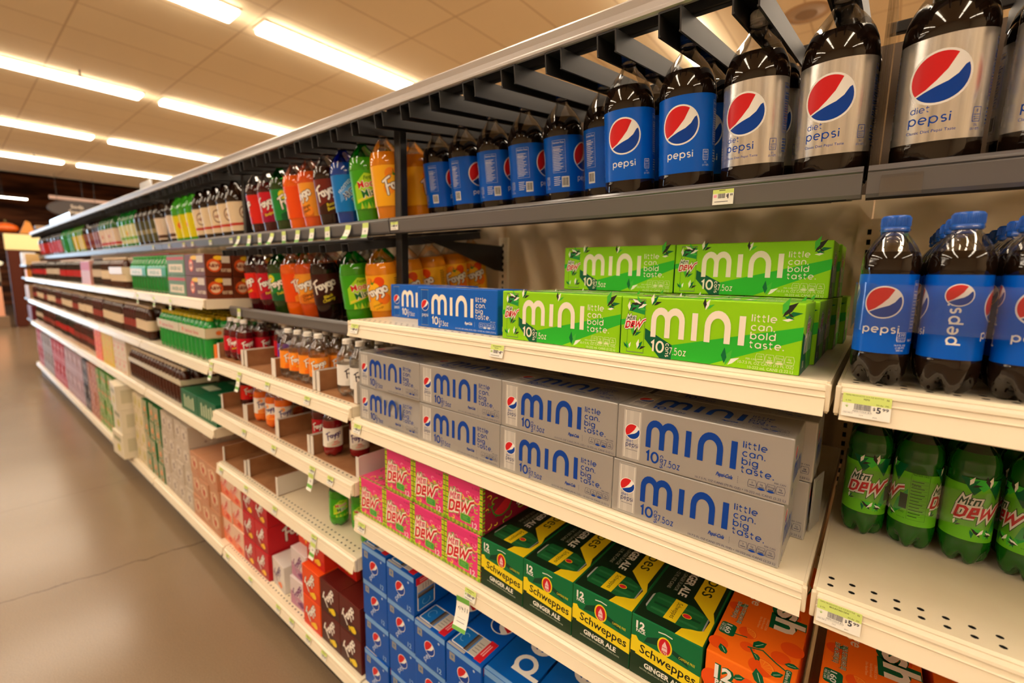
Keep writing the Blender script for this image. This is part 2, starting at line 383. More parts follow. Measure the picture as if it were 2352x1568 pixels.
# ------------------------------------------------------------------ the room
XF, XN, YL, YR = -29.0, 7.0, -7.5, 13.0            # far wall, near wall, aisle side, shelf side
CZ = H + 2.60                                      # ceiling height
XS = -18.85                                        # where the white ceiling stops
def build_room():
    m = mat('floor_concrete', rough=0.28, spec=0.5); nt = m.node_tree; b = nt.nodes['Principled BSDF']; N = nt.nodes.new; Lk = nt.links.new
    tc = N('ShaderNodeTexCoord'); n1 = N('ShaderNodeTexNoise'); n1.inputs['Scale'].default_value = 1.3; n1.inputs['Detail'].default_value = 5
    n2 = N('ShaderNodeTexNoise'); n2.inputs['Scale'].default_value = 260; n2.inputs['Detail'].default_value = 2
    Lk(tc.outputs['Object'], n1.inputs['Vector']); Lk(tc.outputs['Object'], n2.inputs['Vector'])
    r1 = N('ShaderNodeValToRGB'); r1.color_ramp.elements[0].position = .2; r1.color_ramp.elements[1].position = .8
    r1.color_ramp.elements[0].color = (*rgb(128, 107, 84), 1); r1.color_ramp.elements[1].color = (*rgb(138, 117, 92), 1)
    Lk(n1.outputs[0], r1.inputs[0])
    r2 = N('ShaderNodeValToRGB'); r2.color_ramp.elements[0].position = .30; r2.color_ramp.elements[1].position = .62
    r2.color_ramp.elements[0].color = (.82, .82, .82, 1); r2.color_ramp.elements[1].color = (1.04, 1.04, 1.04, 1); Lk(n2.outputs[0], r2.inputs[0])
    mx = N('ShaderNodeMix'); mx.data_type = 'RGBA'; mx.blend_type = 'MULTIPLY'; mx.inputs[0].default_value = 1
    Lk(r1.outputs[0], mx.inputs[6]); Lk(r2.outputs[0], mx.inputs[7])
    sp = N('ShaderNodeSeparateXYZ'); Lk(tc.outputs['Object'], sp.inputs[0])
    n3 = N('ShaderNodeTexNoise'); n3.inputs['Scale'].default_value = 7; n3.inputs['Detail'].default_value = 6; Lk(tc.outputs['Object'], n3.inputs['Vector'])
    def mth(op, a, bb, c=None):
        k = N('ShaderNodeMath'); k.operation = op
        for i, q in enumerate((a, bb, c)):
            if q is None: continue
            if isinstance(q, (int, float)): k.inputs[i].default_value = q
            else: Lk(q, k.inputs[i])
        return k.outputs[0]
    wob = mth('MULTIPLY_ADD', n3.outputs[0], .09, -.045)
    crack = mth('ABSOLUTE', mth('ADD', mth('ADD', mth('MULTIPLY_ADD', sp.outputs[1], -.18, 3.012), sp.outputs[0]), wob), 0)
    joint = mth('ABSOLUTE', mth('ADD', sp.outputs[0], 4.18), 0)
    ck = mth('MAXIMUM', mth('MULTIPLY', mth('LESS_THAN', crack, .0035), .75), mth('MULTIPLY', mth('LESS_THAN', joint, .0025), .35))
    m2 = N('ShaderNodeMix'); m2.data_type = 'RGBA'; Lk(ck, m2.inputs[0]); Lk(mx.outputs[2], m2.inputs[6]); m2.inputs[7].default_value = (*rgb(46, 32, 26), 1)
    Lk(m2.outputs[2], b.inputs['Base Color'])
    rr = N('ShaderNodeMapRange'); rr.inputs[3].default_value = .19; rr.inputs[4].default_value = .23; Lk(n1.outputs[0], rr.inputs[0]); Lk(rr.outputs[0], b.inputs['Roughness'])
    struct(MB().box(XF, YL, -.1, XN, YR, 0).obj('floor', m))
    # ceiling tiles in a grid
    m = mat('ceiling_tiles', rough=.85, spec=.1); nt = m.node_tree; b = nt.nodes['Principled BSDF']; N = nt.nodes.new; Lk = nt.links.new
    tc = N('ShaderNodeTexCoord'); mp = N('ShaderNodeMapping'); mp.inputs['Location'].default_value = (5.41 + .35, -1.09, 0); Lk(tc.outputs['Object'], mp.inputs[0])
    bk = N('ShaderNodeTexBrick'); bk.offset = 0; bk.inputs['Scale'].default_value = 1; bk.inputs['Brick Width'].default_value = .702; bk.inputs['Row Height'].default_value = 1.22
    bk.inputs['Mortar Size'].default_value = .012; bk.inputs['Mortar Smooth'].default_value = .3
    bk.inputs['Color1'].default_value = (*rgb(250, 230, 194), 1); bk.inputs['Color2'].default_value = (*rgb(247, 226, 190), 1); bk.inputs['Mortar'].default_value = (*rgb(222, 196, 158), 1)
    Lk(mp.outputs[0], bk.inputs[0]); Lk(bk.outputs[0], b.inputs['Base Color'])
    struct(MB().box(XS, YL, CZ, XN, YR, CZ + .1).obj('ceiling', m))
    soff = mat('black_soffit', (.006, .0055, .005), rough=.8, spec=.1)
    struct(MB().box(XS - .12, YL, CZ, XS, YR, CZ + 1.3).obj('trim_1', soff))
    struct(MB().box(XF, YL, CZ + 1.3, XS, YR, CZ + 1.4).obj('ceiling_far', soff))
    wood = mat('wood_wall', rough=.6, spec=.2); nt = wood.node_tree; b = nt.nodes['Principled BSDF']; N = nt.nodes.new; Lk = nt.links.new
    tc = N('ShaderNodeTexCoord'); mp = N('ShaderNodeMapping'); mp.inputs['Scale'].default_value = (1, .35, 2.6); Lk(tc.outputs['Object'], mp.inputs[0])
    n = N('ShaderNodeTexNoise'); n.inputs['Scale'].default_value = 1.6; n.inputs['Detail'].default_value = 4; Lk(mp.outputs[0], n.inputs['Vector'])
    r = N('ShaderNodeValToRGB'); r.color_ramp.elements[0].position = .38; r.color_ramp.elements[1].position = .68
    r.color_ramp.elements[0].color = (*rgb(74, 40, 24), 1); r.color_ramp.elements[1].color = (*rgb(168, 100, 62), 1); Lk(n.outputs[0], r.inputs[0]); Lk(r.outputs[0], b.inputs['Base Color'])
    # far wall with a big daylight window on the aisle side
    wy0, wy1, wz0, wz1 = -2.9, -.8, .05, 4.6
    f = MB(); x0, x1 = XF - .2, XF
    f.box(x0, YL, 0, x1, wy0, CZ + 1.3); f.box(x0, wy1, 0, x1, YR, CZ + 1.3); f.box(x0, wy0, 0, x1, wy1, wz0); f.box(x0, wy0, wz1, x1, wy1, CZ + 1.3)
    struct(f.obj('wall_far', wood))
    day = mat('daylight', (0, 0, 0), emit=DAYLIGHT, strength=DAYLIGHT_STRENGTH)
    wn = struct(MB().box(XF - .12, wy0, wz0, XF - .10, wy1, wz1).obj('window_1', day))
    fr = MB()
    for i in range(5):
        y = wy0 + (wy1 - wy0) * i / 4; fr.box(XF - .10, y - .04, wz0, XF, y + .04, wz1)
    for z in (wz0, 2.3, wz1): fr.box(XF - .095, wy0, z - .04, XF - .005, wy1, z + .04)
    fr.obj('window_frame', BLACK, wn)
    plain = mat('painted_wall', rgb(206, 186, 156), rough=.7, spec=.2)
    struct(MB().box(XN, YL, 0, XN + .2, YR, CZ + .1).obj('wall_near', plain))
    struct(MB().box(XF, YR, 0, XN, YR + .2, CZ + 1.4).obj('wall_right', plain))
    struct(MB().box(XF, YL - .2, 0, XN, YL, CZ + 1.4).obj('wall_left', plain))
build_room()

# ceiling lights: long fixtures lying across the aisle, end to end in rows
def build_lights():
    glow = mat('lamp_diffuser', (.9, .85, .75), emit=LAMP_COLOR, strength=LAMP_STRENGTH)
    body = mat('lamp_body', rgb(240, 228, 205), rough=.4)
    W, Ln = .28, 2.40
    b = MB(); b.box(-W / 2 - .006, -Ln / 2, -.022, W / 2 + .006, Ln / 2, 0)
    d = MB(); d.bbox(-W / 2, -Ln / 2 + .02, -.060, W / 2, Ln / 2 - .02, -.0225, .012)
    mb, md = b.mesh('ceiling_light', [body]), d.mesh('diffuser', [glow])
    rows = [(-15.94, 'fourth row from the shelf post end'), (-12.43, ''), (-8.92, ''), (-5.41, ''), (-1.90, ''), (1.61, ''), (5.12, '')]
    far = {-15.94: 'farthest ceiling row, above the dark soffit', -12.43: 'third ceiling row counted from the shelves in front', -8.92: 'second ceiling row counted from the shelves in front', -5.41: 'first full ceiling row above the shelves', -1.90: 'ceiling row over the cola shelves', 1.61: 'ceiling row behind the viewer', 5.12: 'last ceiling row behind the viewer'}
    for x, _ in rows:
        for j, y in enumerate((-4.30, -1.68, .94, 3.56, 6.18, 8.8)):
            o = link('ceiling_light', mb, None, (x, y, CZ)); link('diffuser', md, o)
            tag(o, 'white strip light, %s along the %s' % (nth(j), far[x]), 'light', 'ceiling strip lights')
build_lights()
for i, (x, y) in enumerate(((-8.55, 1.40), (-15.45, 1.58))):
    s = MB(); s.lathe([(-.02, .012), (-.0, .012)], 12, (.35, .28, .2), 0, close=True); s.lathe([(-.075, .035), (-.070, .037), (-.062, .012), (-.02, .010)], 14, (.28, .22, .16), 0, close=True)
    tag(s.obj('sprinkler_head', PLASTIC, None, (x, y, CZ)), ('small dark sprinkler head hanging between the first two light rows', 'small dark sprinkler head by the farthest light row')[i], 'sprinkler')
s = MB(); s.lathe([(-.012, .10), (-.014, .095), (-.004, .20), (0, .21)], 32, rgb(186, 150, 112)); s.disc(-.013, .098, 32, rgb(150, 116, 84))
tag(s.obj('ceiling_speaker', PLASTIC, None, (-.86, 5.57, CZ)), 'round tan ceiling speaker above the silver labelled cola bottles', 'speaker')

# ------------------------------------------------------------------ the shelving
XB = [1.186, -.0395, -1.2535] + [-1.2535 - 1.219 * k for k in range(1, 8)]
BAY = 'ABCDEFGHI'
BAYNAME = {'A': 'six-pack bay at the frame edge', 'B': 'bay of ten-can cartons', 'C': 'bay with cardboard trays', 'D': 'bay of root beer cartons',
           'E': 'second bay past the trays', 'F': 'third bay past the trays', 'G': 'fourth bay past the trays', 'H': 'fifth bay past the trays', 'I': 'last bay by the brown post'}
YB = 1.50
TOPS = {k: [-.138, -.446, -.769] for k in 'AB'}
TOPS['C'] = [-.415, -.667, -.932]
for k in 'DEFGHI': TOPS[k] = [-.132, -.446, -.768]
BASEZ = -1.385
def build_shelf(bay, x0, x1, z, label, holes, base=False):
    t = link('shelf', None, None, ((x0 + x1) / 2, .765, H + z)); tag(t, label, 'shelf', 'cream metal shelves')
    a, b = x0 - (x0 + x1) / 2 + .004, x1 - (x0 + x1) / 2 - .004
    d = MB(); dep = YB - .765 - .016
    d.extrude([(0, -.004), (.003, 0), (dep, 0), (dep, -.028), (.012, -.028), (.004, -.022), (0, -.012)], a + .0042, b - .0042)
    if holes:
        n = int((b - a - .03) / .0254)
        for i in range(n):
            for yy in (.0195, .0405):
                hx = a + .0195 + .0254 * i
                d.addf([(hx + .0042 * math.cos(k * math.pi / 4), yy + .0036 * math.sin(k * math.pi / 4), .00025) for k in range(8)], [tuple(range(8))], (0, 0, 0), 1)
    d.obj('deck', [CREAM, DARK], t)
    r = MB(); lo = -.047
    r.extrude([(-.001, -.005), (-.008, -.008), (-.009, -.012), (-.007, -.0135), (-.016, lo), (-.0145, lo - .001), (-.004, -.016), (-.001, -.016)], a + .006, b - .004)
    r.extrude([(-.0105, -.0195), (-.0115, -.021), (-.0105, -.0225)], a + .006, b - .004)
    r.obj('price_rail', RAIL, t)
    for x in (a, b - .004):
        e = MB(); e.box(x, .001, -.046, x + .004, dep, 0); e.bbox(x - .001, -.009, -.042, x + .006, -.001, -.002, .002)
        e.obj('end_bracket', CREAM, t)
    if base:
        k = MB(); k.box(a, .03, -(H + z) + .001, b, .04, -.05); k.obj('kick_plate', BLACK, t)
    return t
ROWN = ['upper', 'middle', 'lower']
UPPER = mat('upper_panel_shaded', rgb(92, 76, 62), rough=.6, spec=.2)  # tan panel painted darker: shade behind the racked bottles put into its colour
for i, k in enumerate(BAY):
    x1, x0 = XB[i], XB[i + 1]
    g = link('gondola_bay', None, None, ((x0 + x1) / 2, YB, 0)); tag(g, 'beige back panel and uprights of the ' + BAYNAME[k], 'shelving unit', 'shelving bays')
    xc = (x0 + x1) / 2
    MB().box(x0 - xc + .002, 0, .0, x1 - xc - .002, .02, H + .222).obj('back_panel', BACKP, g)
    MB().box(x0 - xc + .002, 0, H + .2225, x1 - xc - .002, .02, H + .573).obj('upper_panel', UPPER, g)
    u = MB(); px = x1 - xc
    u.box(px - .026, -.012, 0, px + .022, -.0005, H + .16)
    for q in range(53):
        z = H - 1.2 + q * .0254
        u.box(px - .006, -.0128, z, px + .002, -.0118, z + .013, (0, 0, 0), 1)
    u.obj('upright', [BACKP if k in 'AB' else CREAM, DARK], g)
    for j, z in enumerate(TOPS[k]):
        build_shelf(k, x0, x1, z, 'cream metal %s shelf with price rail, %s' % (ROWN[j], BAYNAME[k]), k in 'ABC')
    build_shelf(k, x0, x1, BASEZ, 'cream metal base deck at floor level, ' + BAYNAME[k], k in 'ABC', True)

TILT = math.radians(8); RZ, RZ2 = .140, -.205
SLOT = lambda k: -.095 - .1245 * k
def build_rack(bay, x0, x1, y0, z0, label, slots, top):
    """gravity-fed bottle rack: tilted tray, front lip, neck channels; local y/z are along / off the tilted tray"""
    t = link('bottle_rack', None, None, ((x0 + x1) / 2, y0, H + z0)); t.rotation_euler = (TILT, 0, 0)
    tag(t, label, 'rack', 'tilted bottle racks')
    xc = (x0 + x1) / 2; a, b = x0 - xc + .003, x1 - xc - .003; dep = .56 if top else .60
    b2 = b - .042; tr = MB(); tr.box(a, .0065, -.012, b2, .05, 0); tr.box(a, dep - .04, -.012, b2, dep, 0)
    for s in slots: tr.box(s - xc - .031, .0501, -.010, s - xc + .031, dep - .0401, 0)
    tr.obj('tray', BLACK, t)
    l = MB(); l.extrude([(.004, -.006), (-.004, -.008), (-.006, -.002), (-.006, .028), (-.004, .036), (.001, .040), (.006, .037), (.006, -.004)], a, b)
    l.extrude([(-.0061, .030), (-.0078, .032), (-.0061, .034)], a, b)
    l.obj('front_lip', GREY, t)
    hb, hc = (.300, .040) if top else (.279, .027)
    for s in slots:
        c = MB(); x = s - xc; w = .021; y1 = dep - .01; yf = -.022
        c.box(x - w, yf, hb, x - w + .003, y1, hb + hc); c.box(x + w - .003, yf, hb, x + w, y1, hb + hc); c.box(x - w + .003, yf, hb + hc - .003, x + w - .003, y1, hb + hc)
        c.box(x - w + .003, yf, hb, x - w + .0042, y1, hb + .003); c.box(x + w - .0042, yf, hb, x + w - .003, y1, hb + .003)
        c.obj('neck_channel', CHANNEL, t)
    MB().bbox(a, .036, hb + hc + .001, b2, .060, hb + hc + (.025 if top else .012), .003).obj('crossbar', BLACK, t)
    MB().bbox(a, dep - .05, hb + hc + .001, b2, dep - .025, hb + hc + (.025 if top else .012), .003).obj('crossbar', BLACK, t)
    if not top: return t
    h = MB(); h.extrude([(-.020, .3412), (-.024, .344), (-.024, .349), (-.0215, .352), (-.0215, .362), (-.023, .375), (-.019, .379), (.034, .379), (.034, .375), (-.012, .373), (-.012, .3412)], a - .003, b + .003)
    h.obj('header_rail', ALU, t)
    return t
def bay_slots(i):
    if i == 0: return [.0385 + .1245 * q for q in range(9)]
    return [SLOT(q) for q in range(-1, 90) if XB[i + 1] + (.02 if i == 1 else .045) < SLOT(q) < XB[i] - (.05 if i == 1 else .075)]
for i, k in enumerate(BAY):
    x1, x0 = XB[i], XB[i + 1]
    sl = bay_slots(i)
    build_rack(k, x0, x1, .925, RZ, 'grey-lipped black bottle rack on top of the ' + BAYNAME[k], sl, True)
build_rack('C', XB[3], XB[2], .873, RZ2, 'dark grey bottle rack under the top rack of the cardboard tray bay', [-1.34 - .1245 * q - (.012 if q == 1 else 0) for q in range(9)], False)
# black posts that carry the racks
for i, x in enumerate([q - .0125 for q in XB[2:]]):
    p = MB(); p.bbox(-.0165, 0, H + .152, .0165, .028, H + .505, .003)
    if i < 2: p.bbox(-.0165, .0, H - .137 if i == 0 else H - .108, .0165, .028, H + .1519, .003)
    o = p.obj('rack_post', BLACK, None, (x, .962, 0))
    nm = ('beside the pineapple bottles', 'between the bright bottles and the root beer bottles')[i] if i < 2 else ('%s post beyond the root beer bottles' % nth(i - 2))
    tag(o, 'black upright rack post ' + nm, 'post', 'black rack posts')
# black bracket plate at the side of the second rack
p = MB(); pr = [(1.06, .125), (1.50, .125), (1.498, .02), (1.44, .025), (1.17, .10)]
p.extrude([(y, z + H) for y, z in pr], -.002, .002); tag(p.obj('rack_bracket', BLACK, None, (XB[2] - .006, 0, 0)), 'dark triangular bracket plate under the top rack, behind the orange bottles', 'bracket')
# clear dividers between the last two bays on the top rack
for i, (x, y0) in enumerate(((-.0305, .935), (-.0365, .945))):
    d = MB(); d.extrude([(y0, H + .165), (1.2, H + .20), (1.2, H + .50), (y0, H + .455)], -.0012, .0012)
    tag(d.obj('divider_panel', ACRYLIC, None, (x, 0, 0)), ('clear plastic divider beside the silver bottle at the frame edge', 'clear plastic divider beside the silver bottle that ends the blue row')[i], 'divider')

# ------------------------------------------------------------------ bottles
CREAMW = rgb(246, 238, 222)
def cap_mesh(r, h, z, col, seg=24):
    b = MB(); pr = [(z, r * .99), (z + h * .22, r * 1.02), (z + h * .26, r * .97), (z + h * .3, r), (z + h * .92, r * .985), (z + h, r * .90)]
    b.lathe(pr, seg, col, 0); b.disc(z + h, r * .90, seg, col, 0)
    for i in range(seg * 2 if seg > 20 else 0):
        a = math.pi * i / seg; c, s = math.cos(a), math.sin(a); q = r * 1.0
        t = (-s, c)
        v = [(q * c + t[0] * .0006 * k, q * s + t[1] * .0006 * k, z + h * zz) for zz in (.34, .88) for k in (-1, 1)]
        b.addf(v + [((q + .0006) * c, (q + .0006) * s, z + h * .36), ((q + .0006) * c, (q + .0006) * s, z + h * .86)], [(0, 4, 5, 2), (4, 1, 3, 5)], col, 0)
    return b.mesh('cap', [PLASTIC])
def bottle(prof, lvl, soda, clear, lab, cap, seg=40, foot=.16, hf=.03, sodacol=(0, 0, 0), ribs=0, rz=(0, 0), labmat=None):
    """prof [(z,r)] from the foot to the neck; lvl = liquid level; lab=(z0,z1,r,colour,artwork); cap=(r,h,z,colour)"""
    def rad(z):
        for (a, ra), (b, rb) in zip(prof, prof[1:]):
            if a <= z <= b: return ra + (rb - ra) * (z - a) / (b - a)
        return prof[-1][1]
    lo = [p for p in prof if p[0] < lvl - .001] + [(lvl, rad(lvl))]; hi = [(lvl, rad(lvl))] + [p for p in prof if p[0] > lvl + .001]
    b = MB(); b.lathe(lo, seg, sodacol, 0, foot, hf, ribs=ribs, rz=rz)
    b.addf([(rad(0) * .0, 0, .008)] + [b.v[i] for i in range(seg)], [(0, (i + 1) % seg + 1, i + 1) for i in range(seg)], sodacol, 0, True)
    b.disc(lvl - .0004, rad(lvl) * .985, seg, sodacol, 0)
    b.lathe(hi, seg, sodacol, 1, ribs=ribs, rz=rz)
    body = b.mesh('soda_bottle', [soda, clear])
    z0, z1, r, col, art = lab
    l = MB(); v = []; 
    for i in range(seg):
        a = 2 * math.pi * i / seg
        for z in (z0, z1): l.n[len(l.v) + len(v)] = (math.sin(a), -math.cos(a), 0); v.append((r * math.sin(a), -r * math.cos(a), z))
    l.addf(v, [(2 * i, 2 * ((i + 1) % seg), 2 * ((i + 1) % seg) + 1, 2 * i + 1) for i in range(seg)], col, 1 if labmat else 0, True)
    if art: l.cylart(art, r, z0, seg)
    lm = l.mesh('label', [LABEL, labmat] if labmat else [LABEL])
    return body, lm, cap_mesh(*cap, seg=24 if seg >= 32 else 12)
def put_bottle(b, loc, rot, label, group, tilt=0.0, cat='bottle', name='soda_bottle', parent=None):
    o = link(name, b[0], parent, loc); o.rotation_mode = 'ZYX'; o.rotation_euler = (tilt, 0, math.radians(rot))
    link('label', b[1], o); link('cap', b[2], o)
    if not parent: tag(o, label, cat, group)
    return o
P2L = [(0, .026), (.003, .037), (.012, .047), (.026, .0525), (.040, .0538), (.060, .0538), (.0635, .0532), (.067, .0530), (.205, .0530), (.209, .0534), (.214, .0538), (.226, .0528), (.238, .0502), (.252, .0448), (.264, .0380), (.276, .0290), (.285, .0210), (.293, .0158), (.298, .0140), (.301, .0140), (.302, .0165), (.3045, .0165), (.306, .0128), (.318, .0128)]
P16 = [(0, .013), (.002, .0205), (.008, .0268), (.018, .0302), (.030, .0314), (.040, .0318), (.0435, .0312), (.046, .0306), (.130, .0306), (.150, .0306), (.153, .0316), (.158, .0321), (.162, .0312), (.167, .0314), (.174, .0300), (.184, .0258), (.193, .0205), (.199, .0160), (.2025, .0136), (.205, .0132), (.206, .0162), (.208, .0162), (.209, .0125), (.222, .0125)]
PF = [(0, .030), (.004, .041), (.014, .0470), (.03, .0490), (.055, .0502), (.080, .0512), (.20, .0532), (.215, .0535), (.235, .0510), (.252, .0455), (.266, .0375), (.280, .0265), (.290, .0178), (.297, .0142), (.301, .0140), (.302, .0165), (.3045, .0165), (.306, .0128), (.318, .0128)]
P24 = [(0, .016), (.003, .025), (.010, .031), (.022, .0345), (.040, .0350), (.044, .0342), (.120, .0342), (.125, .0350), (.140, .0345), (.155, .0310), (.168, .0250), (.178, .0190), (.186, .0150), (.190, .0138), (.192, .0165), (.194, .0165), (.195, .0125), (.208, .0125)]

def cola_label(silver=False, small=False):
    a = Art(); ink = BLUE if silver else WHITE
    if small:
        a.put(globe(.0195, WHITE, 1), 0, .067); rtext(a, 'pepsi', 0, .0275, .0068, ink, 1, .24, .26, align='c')
        text(a, '210', .0245, .0235, .0042, ink, 1, 'c', .01); text(a, 'CALORIES', .0245, .0205, .0018, ink, 1, 'c'); text(a, 'PER BOTTLE', .0245, .0178, .0015, ink, 1, 'c')
        a.stroke([(.0195, .0165), (.0295, .0165), (.0305, .0195), (.03, .0285), (.019, .0285), (.0185, .0195)], .0005, ink, 1, True)
        for i, t in enumerate(('16.9 FL OZ', '(1.05 PT)', '500 mL')): text(a, t, .0245, .0105 - .0034 * i, .0023, ink, 1, 'c')
        facts(a, .0345, .03, .022, .066, ink, 1)
        text(a, 'Pepsi-Cola', .034, .017, .0035, ink, 1, shear=.35, width=.010)
        # upright mark seen from the side
        a.put(globe(.0125, WHITE, 1), -.048, .079); rtext(a, 'pepsi', -.0455, .018, .0085, ink, 1, .24, .26, rot=math.pi / 2)
        a.put(globe(.0195, WHITE, 1), .0961, .067); rtext(a, 'pepsi', .0961, .0275, .0068, ink, 1, .24, .26, align='c')
        return a
    for c in (0, .1665):
        a.put(globe(.0335, WHITE, 1), c - .012, .088 if not silver else .086)
        if silver:
            rtext(a, 'diet', c - .042, .0415, .0060, ink, 1, .17, .26)
            rtext(a, 'pepsi', c - .043, .0255, .0088, ink, 1, .20, .24)
            text(a, 'Classic Diet Pepsi Taste', c - .044, .0125, .0040, ink, 1, width=.058)
        else: rtext(a, 'pepsi', c - .012, .028, .0088, ink, 1, .22, .24, align='c')
        x = c + .040
        a.stroke([(x - .006, .021), (x + .006, .021), (x + .0066, .026), (x + .006, .040), (x - .006, .040), (x - .0066, .026)], .0007, ink, 1, True)
        text(a, '0' if silver else '150', x, .0335, .0042, ink, 1, 'c'); text(a, 'CALORIES', x, .0295, .0018, ink, 1, 'c'); text(a, 'PER 12 OZ', x, .0262, .0016, ink, 1, 'c'); text(a, 'SERVING', x, .0233, .0016, ink, 1, 'c')
        text(a, '2 L', x, .0150, .0030, ink, 1, 'c'); text(a, '(2.1 QT)', x, .0100, .0030, ink, 1, 'c')
    facts(a, .060, .050, .036, .080, ink, 1, 15)
    for i in range(5): a.rect(.062, .018 + .005 * i, .078 + .002 * (i % 3), .0195 + .005 * i, ink, 1)
    barcode(a, .084, .012, .020, .027, 1)
    facts(a, -.108, .050, .030, .080, ink, 1, 14); barcode(a, -.100, .012, .020, .027, 1)
    return a
def dew_label():
    a = Art(); W = .096; dk, md = rgb(0, 96, 52), rgb(30, 160, 60)
    for c in (0, .096):
        a.poly([(c - .03, .102), (c - .012, .075), (c + .002, .095), (c + .018, .07), (c + .03, .102)], dk, 1)
        a.poly([(c - .02, .102), (c - .002, .083), (c + .016, .102)], rgb(60, 190, 60), 2)
        a.poly([(c + .010, .005), (c + .034, .03), (c + .034, .062), (c + .02, .04)], md, 1)
        shards(a, [(c - .018, .088, .018, .6), (c + .006, .090, .02, 1.2), (c - .01, .022, .02, -1.1), (c + .008, .024, .02, -1.9), (c - .030, .02, .012, .8), (c + .020, .012, .014, 2.4)], 3)
        a.put(dewlogo(4), c + .001, .052, .0165)
    facts(a, .036, .010, .024, .085, rgb(20, 60, 20), 1); a.rect(.0235, .026, .0345, .052, rgb(12, 50, 34), 1)
    text(a, '240', .0285, .018, .0036, rgb(20, 70, 20), 1, 'c'); text(a, '16.9 FL OZ', .0285, .009, .0018, rgb(20, 70, 20), 1, 'c')
    return a
